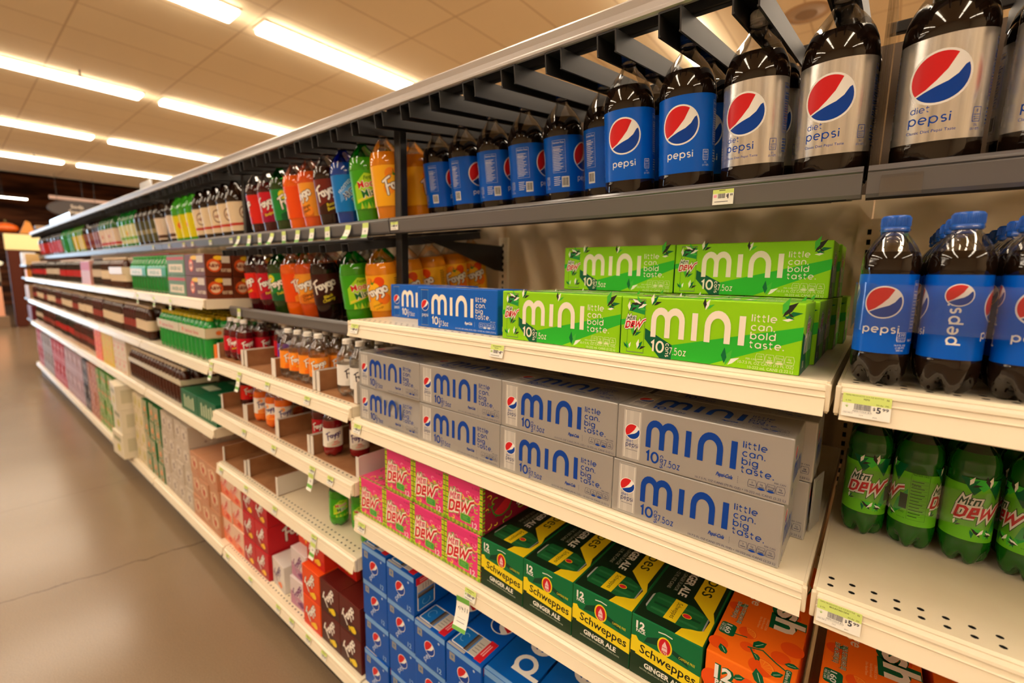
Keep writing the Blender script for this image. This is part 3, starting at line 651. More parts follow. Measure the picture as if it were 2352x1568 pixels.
def faygo_label(v, r, h):
    """v: name of the flavour design"""
    a = Art(); k = h / .14; rnd = random.Random(v)
    def blob(x, y, q, c, L=1): a.ell(x, y, q, q, c, L, 16)
    for c in (0, math.pi * r):
        if v == 'pineapple':
            for dx, dy, q, cc in ((-.02, .11, .022, rgb(250, 140, 20)), (.02, .115, .02, rgb(240, 80, 20)), (-.032, .06, .02, rgb(248, 150, 20)), (.03, .05, .024, rgb(246, 120, 20)), (0, .025, .016, rgb(250, 190, 40)), (-.002, .09, .022, rgb(252, 190, 40))): blob(c + dx * k, dy * k, q * k, cc)
            for t in range(5): a.poly([(c - .012 * k, .108 * k), (c + (-.03 + .009 * t) * k, (.112 + .009 * (t % 3)) * k), (c - .006 * k, .104 * k)], rgb(30, 130, 40), 2)
            a.put(faygo(3), c, .07 * k, .034 * k); text(a, 'pineapple', c + .005 * k, .022 * k, .008 * k, rgb(120, 50, 10), 3, 'c', rot=.35, width=.04 * k); text(a, 'orange', c + .012 * k, .010 * k, .008 * k, rgb(120, 50, 10), 3, 'c', rot=.35, width=.03 * k)
        elif v == 'mist':
            a.poly([(c - .055 * k, .02 * k), (c + .05 * k, .055 * k), (c + .05 * k, .12 * k), (c - .01 * k, .13 * k), (c - .055 * k, .085 * k)], rgb(170, 220, 40), 1)
            a.poly([(c - .05 * k, .022 * k), (c + .05 * k, .058 * k), (c + .05 * k, .068 * k), (c - .05 * k, .034 * k)], rgb(230, 220, 60), 2)
            text(a, 'Faygo', c + .004 * k, .110 * k, .012 * k, rgb(60, 120, 30), 3, 'c', .02, rot=.18, shear=.3)
            for b_, cc, L in ((.06, WHITE, 3), (.015, rgb(206, 30, 36), 4)): text(a, 'Moon', c, .080 * k, .024 * k, cc, L, 'c', b_, rot=.14, width=.078 * k)
            for b_, cc, L in ((.06, WHITE, 3), (.015, rgb(10, 110, 50), 4)): text(a, 'Mist', c + .004 * k, .046 * k, .027 * k, cc, L, 'c', b_, rot=.2, width=.060 * k)
            for i in range(7): a.poly([(c + (-.04 + .013 * i) * k, 0), (c + (-.034 + .013 * i) * k, .026 * k), (c + (-.026 + .013 * i) * k, .002 * k)], rgb(120, 200, 40) if i % 2 else rgb(200, 220, 60), 1)
        elif v == 'arctic':
            a.poly([(c - .05 * k, .035 * k), (c + .04 * k, .10 * k), (c + .05 * k, .135 * k), (c - .05 * k, .075 * k)], rgb(90, 160, 235), 1)
            for b_, cc, L in ((.07, rgb(240, 245, 250), 2), (.02, rgb(24, 30, 120), 3)):
                text(a, 'ARCTIC', c + .004 * k, .068 * k, .022 * k, cc, L, 'c', b_, rot=.62, width=.082 * k); text(a, 'SUN', c + .022 * k, .040 * k, .022 * k, cc, L, 'c', b_, rot=.62, width=.045 * k)
            text(a, 'FROSTED', c - .022 * k, .092 * k, .012 * k, rgb(230, 240, 250), 3, 'c', rot=.75)
            blob(c + .012 * k, .066 * k, .007 * k, rgb(250, 210, 40), 4)
        else:
            D = {'cherry': ((90, 24, 22), (40, 14, 12), 'Black Cherry'), 'rootbeer': ((120, 40, 24), (60, 26, 16), 'Root Beer'), 'cream': ((250, 170, 60), (226, 120, 30), 'Orange Cream'), 'orange': ((250, 90, 20), (252, 150, 40), 'Orange'),
                 'twist': ((30, 150, 60), (20, 90, 50), 'Twist'), 'redpop': ((206, 20, 34), (160, 10, 60), 'Redpop'), 'punch': ((232, 44, 28), (206, 20, 30), 'Punch'), 'grape': ((90, 40, 150), (60, 20, 110), 'Grape'), 'clear': ((240, 238, 234), (225, 222, 216), 'Cola'), 'moon': ((190, 20, 40), (150, 10, 30), 'Redpop'), 'peach': ((246, 150, 40), (240, 120, 30), 'Peach'), 'dietor': ((244, 236, 226), (250, 150, 60), 'diet Orange'), 'dietch': ((244, 240, 232), (210, 206, 190), 'diet Cherry')}[v]
            a.poly([(c - .05 * k, 0), (c + .05 * k, 0), (c + .05 * k, .03 * k), (c, .05 * k), (c - .05 * k, .028 * k)], rgb(*D[1]), 1)
            if v == 'twist': blob(c - .028 * k, .115 * k, .02 * k, rgb(236, 224, 40), 1)
            if v in ('orange', 'peach', 'cream', 'dietor'): blob(c - .025 * k, .115 * k, .017 * k, rgb(255, 160, 50), 1); blob(c + .03 * k, .025 * k, .02 * k, rgb(255, 150, 40), 2)
            dk = rgb(60, 20, 60) if v in ('clear', 'dietor', 'dietch') else rgb(60, 18, 14)
            fc = rgb(60, 50, 60) if v == 'clear' else rgb(70, 40, 110) if v in ('dietor', 'dietch') else rgb(250, 246, 238)
            a.put(faygo(3, rgb(250, 246, 240) if v in ('clear', 'dietor', 'dietch') else dk, fc), c, .082 * k, .035 * k)
            yc = rgb(110, 50, 16) if v == 'cream' else rgb(230, 60, 40) if v in ('dietor', 'dietch', 'clear') else rgb(244, 220, 50)
            for q, t in enumerate(D[2].split()): text(a, t, c + .012 * k, (.034 - .017 * q) * k, .013 * k, yc, 4, 'c', .02, rot=.3, shear=.2)
    barcode(a, math.pi * r * .5 - .008 * k, .012 * k, .015 * k, .026 * k, 1)
    for i in range(10): a.rect(math.pi * r * .5 - .012 * k, (.05 + .008 * i) * k, math.pi * r * .5 + (.006 + .002 * (i % 3)) * k, (.0525 + .008 * i) * k, rgb(60, 40, 20) if v in ('pineapple', 'clear', 'dietor', 'dietch') else rgb(240, 230, 200), 1)
    return a
FCOL = {'pineapple': ((250, 178, 30), (222, 130, 14), (196, 110, 20), PET), 'mist': ((64, 166, 24), (58, 150, 18), (30, 120, 30), PETGREEN), 'arctic': ((0, 120, 205), (10, 60, 150), (10, 30, 150), PETBLUE),
        'cherry': ((64, 22, 20), (34, 14, 10), 0, PET), 'rootbeer': ((116, 36, 26), (40, 18, 12), 0, PET), 'cream': ((244, 160, 50), (220, 84, 24), 0, PET), 'orange': ((244, 84, 20), (244, 104, 14), 0, PET),
        'twist': ((30, 136, 56), (40, 64, 20), 0, PETGREEN), 'redpop': ((208, 24, 44), (70, 8, 12), 0, PET), 'punch': ((226, 40, 30), (60, 10, 12), 0, PET), 'grape': ((96, 44, 156), (36, 12, 40), 0, PET), 'clear': ((236, 232, 226), (176, 160, 140), 0, PET),
        'moon': ((196, 20, 40), (90, 6, 12), 0, PET), 'peach': ((246, 146, 40), (196, 150, 110), 0, PET), 'dietor': ((242, 232, 222), (236, 110, 20), 0, PET), 'dietch': ((242, 238, 230), (130, 8, 18), 0, PET)}
_fb = {}
def fbottle(v, big=True):
    if (v, big) not in _fb:
        lc, sc, _, cl = FCOL[v]
        if big: _fb[v, big] = bottle(PF, .250, SODA, cl, (.080, .208, .0538, rgb(*lc), faygo_label(v, .0538, .128)), (.0148, .019, .302, rgb(30, 30, 32)), 32, .05, .02, rgb(*sc))
        else: _fb[v, big] = bottle(P24, .150, PET if v in ('clear', 'peach') else SODA, cl, (.044, .120, .0347, rgb(*lc), faygo_label(v, .0347, .076)), (.0148, .018, .193, rgb(236, 230, 220)), 24, .16, .02, rgb(*sc))
    return _fb[v, big]
BLUE2L = bottle(P2L, .254, COLA, PET, (.066, .207, .0536, rgb(0, 94, 206), cola_label()), (.0150, .021, .304, rgb(16, 60, 150)), 48, .17, .045)
DIET2L = bottle(P2L, .254, COLA, PET, (.066, .207, .0536, (1, 1, 1), cola_label(True)), (.0150, .021, .304, rgb(225, 225, 225)), 48, .17, .045, labmat=FOIL)
def on_rack(y0, z0, d, h=0.0): return (y0 + d * math.cos(TILT) - h * math.sin(TILT), H + z0 + d * math.sin(TILT) + h * math.cos(TILT))
D1, D2 = .079, .203
TOPG = 'two-litre bottles on the top racks'
def top_bottle(b, x, d, rot, label): 
    y, z = on_rack(.925, RZ, d, .0005); return put_bottle(b, (x, y, z), rot, label, TOPG, TILT)
PL = 'large cola bottle with a blue label, '; SLV = 'large cola bottle with a silver label, '
top_bottle(DIET2L, .0385, D1, 6, SLV + 'beside the clear dividers, frame edge side'); top_bottle(DIET2L, .163, D1, -4, SLV + 'cut off by the edge of the frame')
top_bottle(DIET2L, .0385, D2, 20, SLV + 'behind the one next to the clear dividers'); top_bottle(DIET2L, .163, D2, 14, SLV + 'deeper in the slot at the frame edge')
top_bottle(DIET2L, SLOT(0), D1, 8, SLV + 'last before the clear dividers, badge turned away'); top_bottle(DIET2L, SLOT(1), D1, 6, SLV + 'between a silver bottle and the blue row')
top_bottle(BLUE2L, SLOT(2), D1, 18, PL + 'next to the silver ones'); top_bottle(BLUE2L, SLOT(3), D1, 24, PL + 'pushed forward, second from the silver ones')
for k, b, r, t in ((0, DIET2L, -2, SLV + 'behind the last one before the dividers'), (1, DIET2L, 34, SLV + 'seen in the gap between two silver bottles'), (2, BLUE2L, 30, PL + 'hidden behind the one next to the silver ones'), (3, BLUE2L, 100, PL + 'hidden behind the second from the silver ones')):
    top_bottle(b, SLOT(k), D2, r, t)
for k, r in ((4, 84), (5, -66), (6, -62), (7, -58), (8, 102), (9, 118)):
    what = {4: 'half hidden beside the forward blue one', 5: 'fine print showing, next to the half hidden one', 6: 'set back, fine print showing, middle of three', 7: 'set back, fine print showing, farthest of three', 8: 'set back, edge of its round badge showing', 9: 'set back, narrow, next to the pineapple bottle'}[k]
    top_bottle(BLUE2L, SLOT(k), D2, r, PL + what)
FN = {'pineapple': 'golden orange pineapple soda bottle', 'mist': 'bright green mist soda bottle', 'arctic': 'blue soda bottle with slanted navy lettering', 'rootbeer': 'dark brown soda bottle with yellow lettering', 'cherry': 'black cherry soda bottle with yellow lettering', 'cream': 'amber orange soda bottle', 'orange': 'vivid orange soda bottle', 'twist': 'green lemon soda bottle', 'redpop': 'crimson soda bottle with yellow lettering', 'punch': 'scarlet soda bottle'}
for k, v, off, t in ((10, 'pineapple', 30, 'on the top rack in front of the black post'), (11, 'mist', 4, 'on the top rack'), (12, 'arctic', 14, 'on the top rack'), (13, 'rootbeer', -14, 'on the top rack'), (14, 'cream', -60, 'on the top rack'), (15, 'orange', 70, 'on the top rack, barcode showing'), (16, 'twist', 20, 'on the top rack'), (17, 'redpop', -30, 'on the top rack'), (18, 'punch', 80, 'on the top rack, last before the far post')):
    x = SLOT(k); top_bottle(fbottle(v), x, D1, math.degrees(math.atan2(-x, .99)) + off, 'large ' + FN[v] + ' ' + t)
    top_bottle(fbottle(v), x, D2 - .004, math.degrees(math.atan2(-x, 1.1)) + off + 40, 'large ' + FN[v] + (' seen past the black post' if k == 10 else ' standing behind its twin on the top rack'))
G2 = 'two-litre bottles on the second rack'
def second_bottle(v, x, d, off, t):
    y, z = on_rack(.873, RZ2, d, .0005)
    put_bottle(fbottle(v), (x, y, z), math.degrees(math.atan2(-x, y)) + off, 'large ' + FN[v] + t, G2, TILT).scale = (1, 1, .93)
for k, v, off, t in ((0, 'pineapple', -32, ' on the second rack in front of the black post'), (1, 'mist', 16, ' on the second rack'), (3, 'cherry', -10, ' on the second rack'), (4, 'cream', -30, ' on the second rack'), (5, 'orange', 34, ' on the second rack, round fruit showing'), (6, 'twist', -26, ' on the second rack'), (7, 'redpop', -14, ' on the second rack'), (8, 'punch', -70, ' on the second rack, last before the far post')):
    x = -1.34 - .1245 * k; second_bottle(v, x - (.012 if k == 1 else 0), .10 - (.015 if k == 1 else 0), off, t)
    second_bottle(v, x - (.012 if k == 1 else 0), .212, off + 30, ' standing behind its twin on the second rack')
second_bottle('cherry', -1.34 - .249, .215, 40, ' in the empty slot, second rack')
for q, o_ in ((2, -44), (3, 12), (4, 4)): second_bottle('pineapple', -1.34, .10 + .1125 * q, o_, (' first seen past the post under the top rack', ' second seen past the post under the top rack', ' third seen past the post, deepest under the top rack')[q - 2])

# ------------------------------------------------------------------ six-packs of small bottles at the frame edge
COLA16 = bottle(P16, .178, COLA, PET, (.0455, .149, .0312, rgb(0, 92, 204), cola_label(False, True)), (.0152, .0205, .2045, rgb(30, 92, 190)), 40, .22, .034, ribs=7, rz=(.1505, .19))
DEW16 = bottle(P16, .186, SODA, PETGREEN, (.046, .136, .0312, rgb(104, 190, 34), dew_label()), (.0152, .0205, .2045, rgb(14, 120, 50)), 40, .24, .034, rgb(18, 88, 8), ribs=7, rz=(.139, .19))
def hull_band(pts, r, z0, z1, wob=0.002):
    """plastic wrap round a block of bottles: a rounded rectangle swept upwards"""
    xs = [p[0] for p in pts]; ys = [p[1] for p in pts]; x0, x1, y0, y1 = min(xs), max(xs), min(ys), max(ys); c = []
    for cx, cy, a in ((x1, y0, -90), (x1, y1, 0), (x0, y1, 90), (x0, y0, 180)):
        for k in range(7):
            t = math.radians(a + 15 * k); c.append((cx + r * math.cos(t), cy + r * math.sin(t)))
    n = len(c); b = MB()
    for j in range(5):
        z = z0 + (z1 - z0) * j / 4; b.v += [(x, y, z + (wob * math.sin(i * 1.7 + j) if j in (0, 4) else 0)) for i, (x, y) in enumerate(c)]
    fs = [(j * n + i, j * n + (i + 1) % n, (j + 1) * n + (i + 1) % n, (j + 1) * n + i) for j in range(4) for i in range(n)]
    b.f += fs; b.c += [(1, 1, 1)] * len(fs); b.m += [0] * len(fs); b.s += [True] * len(fs)
    return b
def six_pack(b, x, y, z, pitch, rots, label, group, zr, nx=3, ny=2):
    t = link('bottle_six_pack', None, None, (x, y, z)); tag(t, label, 'six-pack', group); pts = []; i = 0
    for r in range(ny):
        for c in range(nx):
            p = ((c - (nx - 1) / 2) * pitch, r * pitch, .0005); pts.append(p)
            put_bottle(b, p, rots[i % len(rots)], None, None, 0, name='bottle', parent=t); i += 1
    hull_band(pts, pitch / 2 + .0006, *zr).obj('shrink_wrap', FILM, t)
    return t
ZA = H - .138
for j, (x, y, r) in enumerate(((.073, .801, (-4, 88, -2, 30, 60, 10)), (.283, .801, (10, 0, 60, 20, 0, 40)), (.0725, .941, (60, 10, 80, 0, 30, 10)), (.073, 1.08, (5, 40, 60)))):
    six_pack(COLA16, x, y, ZA, .0685, r, 'six-pack of blue-capped cola bottles, ' + ('front one beside the green cartons', 'front one cut off by the frame edge', 'second deep on the shelf', 'third deep on the shelf')[j], 'cola six-packs', (.075, .137))
for j, (x, y, r) in enumerate(((.077, 1.005, (12, -82, 22, 0, 90, 50)), (.276, 1.005, (-62, 20, 0)), (.077, 1.145, (30, 0, 70)), (.276, 1.145, (0, 60, 30)))):
    six_pack(DEW16, x, y, H - .446, .0655, r, 'six-pack of green citrus soda bottles, ' + ('beside the silver cartons, logo showing', 'cut off by the frame edge', 'behind the one beside the silver cartons', 'behind the one at the frame edge')[j], 'green citrus six-packs', (.07, .128))

# ------------------------------------------------------------------ cartons
def carton(w, d, h, cols, faces, mats=None, r=.0022, name='can_carton', base_mi=0):
    """origin at the middle of the lower front edge; faces: dict front/right/left/top -> Art in metres from that face's lower left corner"""
    b = MB(); b.bbox(-w / 2, 0, 0, w / 2, d, h, r, cols, base_mi)
    fr = {'front': ((-w / 2, 0, 0), (1, 0, 0), (0, 0, 1)), 'right': ((w / 2, 0, 0), (0, 1, 0), (0, 0, 1)), 'left': ((-w / 2, d, 0), (0, -1, 0), (0, 0, 1)), 'top': ((-w / 2, 0, h), (1, 0, 0), (0, 1, 0))}
    for k, a in faces.items(): b.art(a, *fr[k], mi=0)
    return b.mesh(name, mats or [PRINT])
def put_carton(me, x, y, z, label, group, cat='carton', rot=0.0, name='can_carton'):
    o = link(name, me, None, (x, y, z)); o.rotation_euler = (0, 0, math.radians(rot)); tag(o, label, cat, group); return o
MW, MH, MD = .2860, .1060, .1165
def mini_art(kind, W=MW, Hh=MH):
    a = Art(); ink = BLUE if kind == 'silver' else CREAMW
    X = lambda u: u * W
    Y = lambda v: v * Hh
    dark = rgb(0, 92, 60); lime2 = rgb(44, 186, 50)
    if kind == 'green':
        a.poly([(X(.0), Y(.50)), (X(.05), Y(.53)), (X(.05), Y(.62)), (0, Y(.60))], lime2, 1)
        a.poly([(X(.163), Y(.48)), (X(.335), Y(.24)), (X(.335), Y(0)), (X(.265), Y(0)), (X(.163), Y(.30))], dark, 2)
        a.poly([(X(.335), Y(.24)), (X(.999), Y(.68)), (X(.999), Y(.50)), (X(.56), Y(.01)), (X(.335), Y(.01))], lime2, 1)
        a.poly([(X(.56), Y(.005)), (X(.99), Y(.42)), (X(.99), Y(.005))], rgb(146, 214, 14), 2)
        shards(a, [(X(.20), Y(.86), .022, .75), (X(.515), Y(.84), .02, .95), (X(.90), Y(.80), .032, .6), (X(.64), Y(.02), .03, .95), (X(.955), Y(.78), .016, 2.6)], 3)
        a.rect(X(.045), Y(.05), X(.160), Y(.955), rgb(146, 214, 14), 3); a.rect(X(.045), Y(.94), X(.160), Y(.957), rgb(110, 130, 100), 4); a.rect(X(.045), Y(.045), X(.160), Y(.06), rgb(110, 130, 100), 4)
        [a.rect(X(u), Y(.06), X(u + .004), Y(.94), rgb(104, 166, 20), 4) for u in (.045, .156)]; a.poly([(X(.05), Y(.76)), (X(.10), Y(.94)), (X(.157), Y(.92)), (X(.157), Y(.70))], rgb(30, 150, 70), 4)
        shards(a, [(X(.055), Y(.74), .02, .9), (X(.11), Y(.80), .02, .2), (X(.085), Y(.32), .022, .9), (X(.06), Y(.10), .016, 1.6), (X(.12), Y(.10), .02, .8), (X(.13), Y(.88), .02, 2.4)], 5)
        lg = dewlogo(6); a.put(lg, X(.104), Y(.56), .0106, .0, 1)
    else:
        cb = {'silver': rgb(196, 192, 186), 'blue': rgb(0, 84, 176)}[kind]; ed = {'silver': rgb(226, 222, 214), 'blue': rgb(60, 140, 220)}[kind]
        a.rrect(X(.045), Y(.045), X(.165), Y(.95), .004, cb, 1)
        for u in (.056, .150): a.rect(X(u), Y(.07), X(u + .006), Y(.92), ed, 2)
        if kind == 'silver': a.rect(X(.085), Y(.05), X(.11), Y(.94), rgb(204, 200, 194), 2)
        a.rect(X(.052), Y(.925), X(.158), Y(.94), rgb(150, 150, 150), 2); a.rect(X(.052), Y(.05), X(.158), Y(.06), rgb(150, 150, 150), 2)
        a.put(globe(.0138, WHITE, 3), X(.108), Y(.55))
        pc = ink if kind == 'silver' else WHITE
        if kind == 'silver': rtext(a, 'diet', X(.068), Y(.355), .0034, BLUE, 3, .2, .26)
        rtext(a, 'pepsi', X(.066), Y(.275), .0058, pc if kind == 'blue' else NAVY, 3, .2, .24, width=X(.085))
        if kind == 'silver': a.rect(X(.068), Y(.215), X(.148), Y(.222), rgb(90, 90, 110), 3)
    mm, wd = rounded('mjnj', .27, .34); a.put(mm, X(.200), Y(.345), Y(.435), 0, X(.530) / (wd * Y(.435)), 0, 7, ink)
    rtext(a, '10', X(.205), Y(.105), Y(.125), ink, 7, .26, .22, width=X(.085))
    rtext(a, 'cans', X(.300), Y(.262), Y(.044), ink, 7, .24, .26, rot=-math.pi / 2)
    rtext(a, '7.5oz', X(.322), Y(.085), Y(.080), ink, 7, .18, .26, width=X(.100))
    for i, t in enumerate(('little', 'can.', 'bold' if kind == 'green' else 'big', 'taste.')): rtext(a, t, X(.757), Y(.715 - .128 * i), Y(.070), ink, 7, .21, .28)
    fine = {'silver': rgb(70, 74, 110), 'blue': rgb(220, 226, 236), 'green': rgb(236, 240, 190)}[kind]
    y0 = .135
    for i in range(4):
        x = X(.800 + .046 * i) if kind != 'green' else X(.795 + .046 * i)
        a.stroke([(x, Y(y0)), (x + X(.038), Y(y0)), (x + X(.041), Y(y0 + .06)), (x + X(.036), Y(y0 + .115)), (x + X(.002), Y(y0 + .115)), (x - X(.003), Y(y0 + .06))], .0005, fine, 7, True)
        text(a, ('0' if kind == 'silver' else '110' if kind == 'green' else '100') if i == 0 else ('0g', '35mg', '0g')[i - 1], x + X(.019), Y(y0 + .062), Y(.030), fine, 7, 'c')
        a.rect(x + X(.006), Y(y0 + .03), x + X(.032), Y(y0 + .04), fine, 7)
        if i in (1, 2): a.ell(x + X(.019), Y(y0 + .006), X(.017), Y(.018), BLUE if kind == 'silver' else fine, 8, 14)
    text(a, 'PER CAN', X(.925) if kind != 'green' else X(.745), Y(.275) if kind != 'green' else Y(.15), Y(.026), fine, 7)
    if kind == 'green':
        text(a, '10-7.5 FL OZ CANS (75 FL OZ)', X(.972), Y(.085), Y(.042), fine, 7, 'r', width=X(.265)); text(a, '10-222 mL CANS (2.22 L)', X(.972), Y(.022), Y(.040), fine, 7, 'r', width=X(.215))
    else:
        text(a, '10-7.5 FL OZ CANS (75 FL OZ) \u2022 10-222 mL CANS (2.22 L)', X(.985), Y(.045), Y(.034), fine, 7, 'r', width=X(.47))
        for b_ in (.03,): text(a, 'Pepsi-Cola', X(.628), Y(.175), Y(.062), ink if kind == 'silver' else WHITE, 7, bold=b_, shear=.3, width=X(.088))
        for i in range(4): a.rect(X(.745), Y(.14 + .03 * i), X(.7465), Y(.16 + .03 * i), fine, 7)
    return a
def mini_end(kind):
    a = Art(); h, d = MH, MD
    if kind == 'green':
        a.poly([(0, 0), (d * .6, 0), (d * .3, h * .5), (0, h * .6)], rgb(0, 92, 60), 1); a.poly([(d * .6, 0), (d, 0), (d, h * .7), (d * .5, h * .4)], rgb(64, 188, 66), 1)
        a.put(dewlogo(2), d * .5, h * .68, .011)
    else: a.put(globe(.011, WHITE, 1), d * .3, h * .7)
    mm, wd = rounded('mjnj', .27, .34); a.put(mm, d * .18, h * .28, h * .26, 0, d * .65 / (wd * h * .26), 0, 3, BLUE if kind == 'silver' else CREAMW)
    text(a, '10', d * .15, h * .08, h * .11, BLUE if kind == 'silver' else CREAMW, 3)
    return a
MINI = {}
for k, c in (('silver', None), ('blue', rgb(0, 94, 198)), ('green', rgb(146, 214, 14))):
    b = MB(); b.bbox(-MW / 2, 0, 0, MW / 2, MD, MH, .0022, c or (1, 1, 1), 1 if k == 'silver' else 0)
    fa = mini_art(k)
    b.art(fa, (-MW / 2, 0, 0), (1, 0, 0), (0, 0, 1)); b.art(Art().put(fa, 0, .004, .98), (-MW / 2, 0, MH), (1, 0, 0), (0, 1, 0)); b.art(mini_end(k), (MW / 2, 0, 0), (0, 1, 0), (0, 0, 1))
    MINI[k] = b.mesh('can_carton', [PRINT, FOILCARD])
S2B, S3B, S4B = H - .138, H - .446, H - .769
mg = 'small ten-can cartons'
def mini(k, xl, y, z, label, rot=0): return put_carton(MINI[k], xl + .2867 / 2, y, z + .0004, label, mg, rot=rot)
g = 'lime green ten-can carton, '
mini('green', -.3695, .778, S2B, g + 'front row, nearer the blue six-packs'); mini('green', -.6575, .780, S2B, g + 'front row, touching the blue carton')
mini('green', -.363, 1.02, S2B + MH + .0014, g + 'upper row set back, nearer the blue six-packs'); mini('green', -.651, 1.02, S2B + MH + .0014, g + 'upper row set back, farther from the blue six-packs')
for i, (x, y, n) in enumerate(((-.363, .8975, 'second deep'), (-.363, 1.0165, 'third deep'), (-.355, 1.1365, 'fourth deep'), (-.655, .90, 'second deep'), (-.651, 1.0185, 'third deep'))): mini('green', x, y, S2B, g + 'lower row, %s behind the %s front one' % (n, 'nearer' if i < 3 else 'other'))
mini('green', -.345, 1.260, S2B, g + 'lower row, deepest, peeking out at the back')
mini('green', -.358, 1.1385, S2B + MH + .0014, g + 'upper row, second deep')
mini('blue', -.9755, .800, S2B, 'bright blue ten-can carton, whole front showing, touching a green carton'); mini('blue', -1.2590, .922, S2B, 'bright blue ten-can carton, set back and half hidden, by the black post')
sv = 'silver ten-can carton, '
pos = ('farthest of four along the shelf', 'second farthest along the shelf', 'second from the green six-packs', 'last before the green six-packs')
for i in range(4):
    mini('silver', -1.2245 + .2867 * i, .7735, S3B + MH + .0014, sv + 'upper row, ' + pos[i])
    if i: mini('silver', -1.2295 + .2867 * i, .7755, S3B, sv + 'lower row, ' + pos[i])
    mini('silver', -1.2215 + .2867 * i + (.012 if i == 3 else 0), .8945, S3B, sv + 'lower row, second deep, ' + pos[i])
    mini('silver', -1.2165 + .2867 * i + (.010 if i == 3 else 0), .8915, S3B + MH + .0014, sv + 'upper row, second deep, ' + pos[i])
# the carton with a crumpled corner, and the one with a flap standing open
o = MINI['silver'].copy(); bm = bmesh.new(); bm.from_mesh(o)
for q in bm.verts:
    dx = max(0, (q.co.x - (MW / 2 - .075)) / .075); dz = max(0, (q.co.z - .03) / (MH - .03)); dy = max(0, 1 - q.co.y / .06)
    f = min(1, dx) * min(1, dz) * dy
    q.co.y += .020 * f; q.co.x -= .012 * f; q.co.z -= .006 * f * f
bm.to_mesh(o); bm.free()
put_carton(o, -1.2295 + .2867 / 2, .7755, S3B + .0004, sv + 'lower row, crumpled upper corner, farthest along the shelf', mg)
fl = MB(); fl.box(0, 0, 0, .0014, .055, .098, (1, 1, 1), 0); fl.box(.0014, .004, .006, .0018, .05, .09, rgb(150, 146, 140), 0)
fo = link('carton_flap', fl.mesh('carton_flap', [FOILCARD]), None, (-.060, .925, S3B + .006)); fo.rotation_euler = (0, 0, math.radians(-10))
tag(fo, 'torn grey carton flap standing up behind the silver cartons', 'carton flap')

TW, TH, TD = .1322, .1262, .400
def pink_art():
    a = Art(); lime = rgb(176, 214, 40); pk = rgb(240, 66, 136); deep = rgb(206, 36, 92)
    a.rect(.004, TH * .80, TW - .004, TH - .004, rgb(232, 60, 130), 1)
    rnd = random.Random(5)
    for i in range(46):
        x, y = rnd.uniform(.012, TW - .02), rnd.uniform(.01, TH * .78); c = (lime, rgb(250, 220, 70), rgb(60, 160, 60), deep, rgb(250, 150, 180))[i % 5]
        r = rnd.uniform(.004, .010); t = rnd.uniform(0, 360)
        a.stroke(arc(x, y, r, r * .7, t, t + 230, 8), .0026, c, 1 + i % 2)
    for x0 in (0, TW - .0105):
        a.rect(x0 + .0005, .001, x0 + .010, TH - .001, rgb(226, 216, 40), 2)
        for i in range(17): a.rect(x0 + .0005, .001 + i * TH / 17, x0 + .010, .001 + (i + .62) * TH / 17, lime if i % 2 else rgb(96, 160, 30), 3)
    for i in range(17): a.rect(.001 + i * TW / 17, .001, .001 + (i + .8) * TW / 17, .010, lime if i % 2 else rgb(120, 180, 36), 3)
    a.put(dewlogo(4, rgb(120, 190, 40), rgb(226, 70, 110), rgb(214, 30, 44), rgb(250, 236, 222)), TW * .46, TH * .47, .0258, .06)
    a.rrect(TW * .42, TH * .13, TW * .70, TH * .30, .004, rgb(150, 200, 50), 7); a.rrect(TW * .44, TH * .15, TW * .68, TH * .28, .003, rgb(60, 160, 70), 8)
    for i in range(3): a.rect(TW * .47, TH * (.18 + .03 * i), TW * (.63 - .03 * (i % 2)), TH * (.193 + .03 * i), rgb(130, 200, 90), 9)
    text(a, '12', TW * .80, TH * .08, TH * .12, rgb(250, 214, 226), 7, 'c', .03)
    text(a, '12 - 12 FL OZ', TW * .72, TH * .90, TH * .035, rgb(110, 20, 50), 2, width=TW * .2)
    return a
def pink_side():
    a = Art(); lime = rgb(150, 200, 40); rnd = random.Random(9)
    for i in range(13): a.rect(.0005, .001 + i * TH / 13, .008, .001 + (i + .6) * TH / 13, lime if i % 2 else rgb(96, 160, 30), 2)
    for i in range(60):
        x, y = rnd.uniform(.014, TD - .02), rnd.uniform(.006, TH - .01); t = rnd.uniform(0, 360); r = rnd.uniform(.004, .014)
        a.stroke(arc(x, y, r, r * .6, t, t + 210, 8), .003, (lime, rgb(240, 210, 60), rgb(40, 120, 40), rgb(150, 20, 60))[i % 4], 1)
    a.poly([(.04, TH * .35)] + arc(.075, TH * .55, .04, .04, 180, 360, 10) + [(.105, TH * .6)], rgb(214, 40, 60), 3)
    a.stroke(arc(.075, TH * .55, .042, .042, 180, 360, 10), .004, rgb(60, 150, 50), 4)
    a.put(dewlogo(4), .20, TH * .5, .03)
    return a
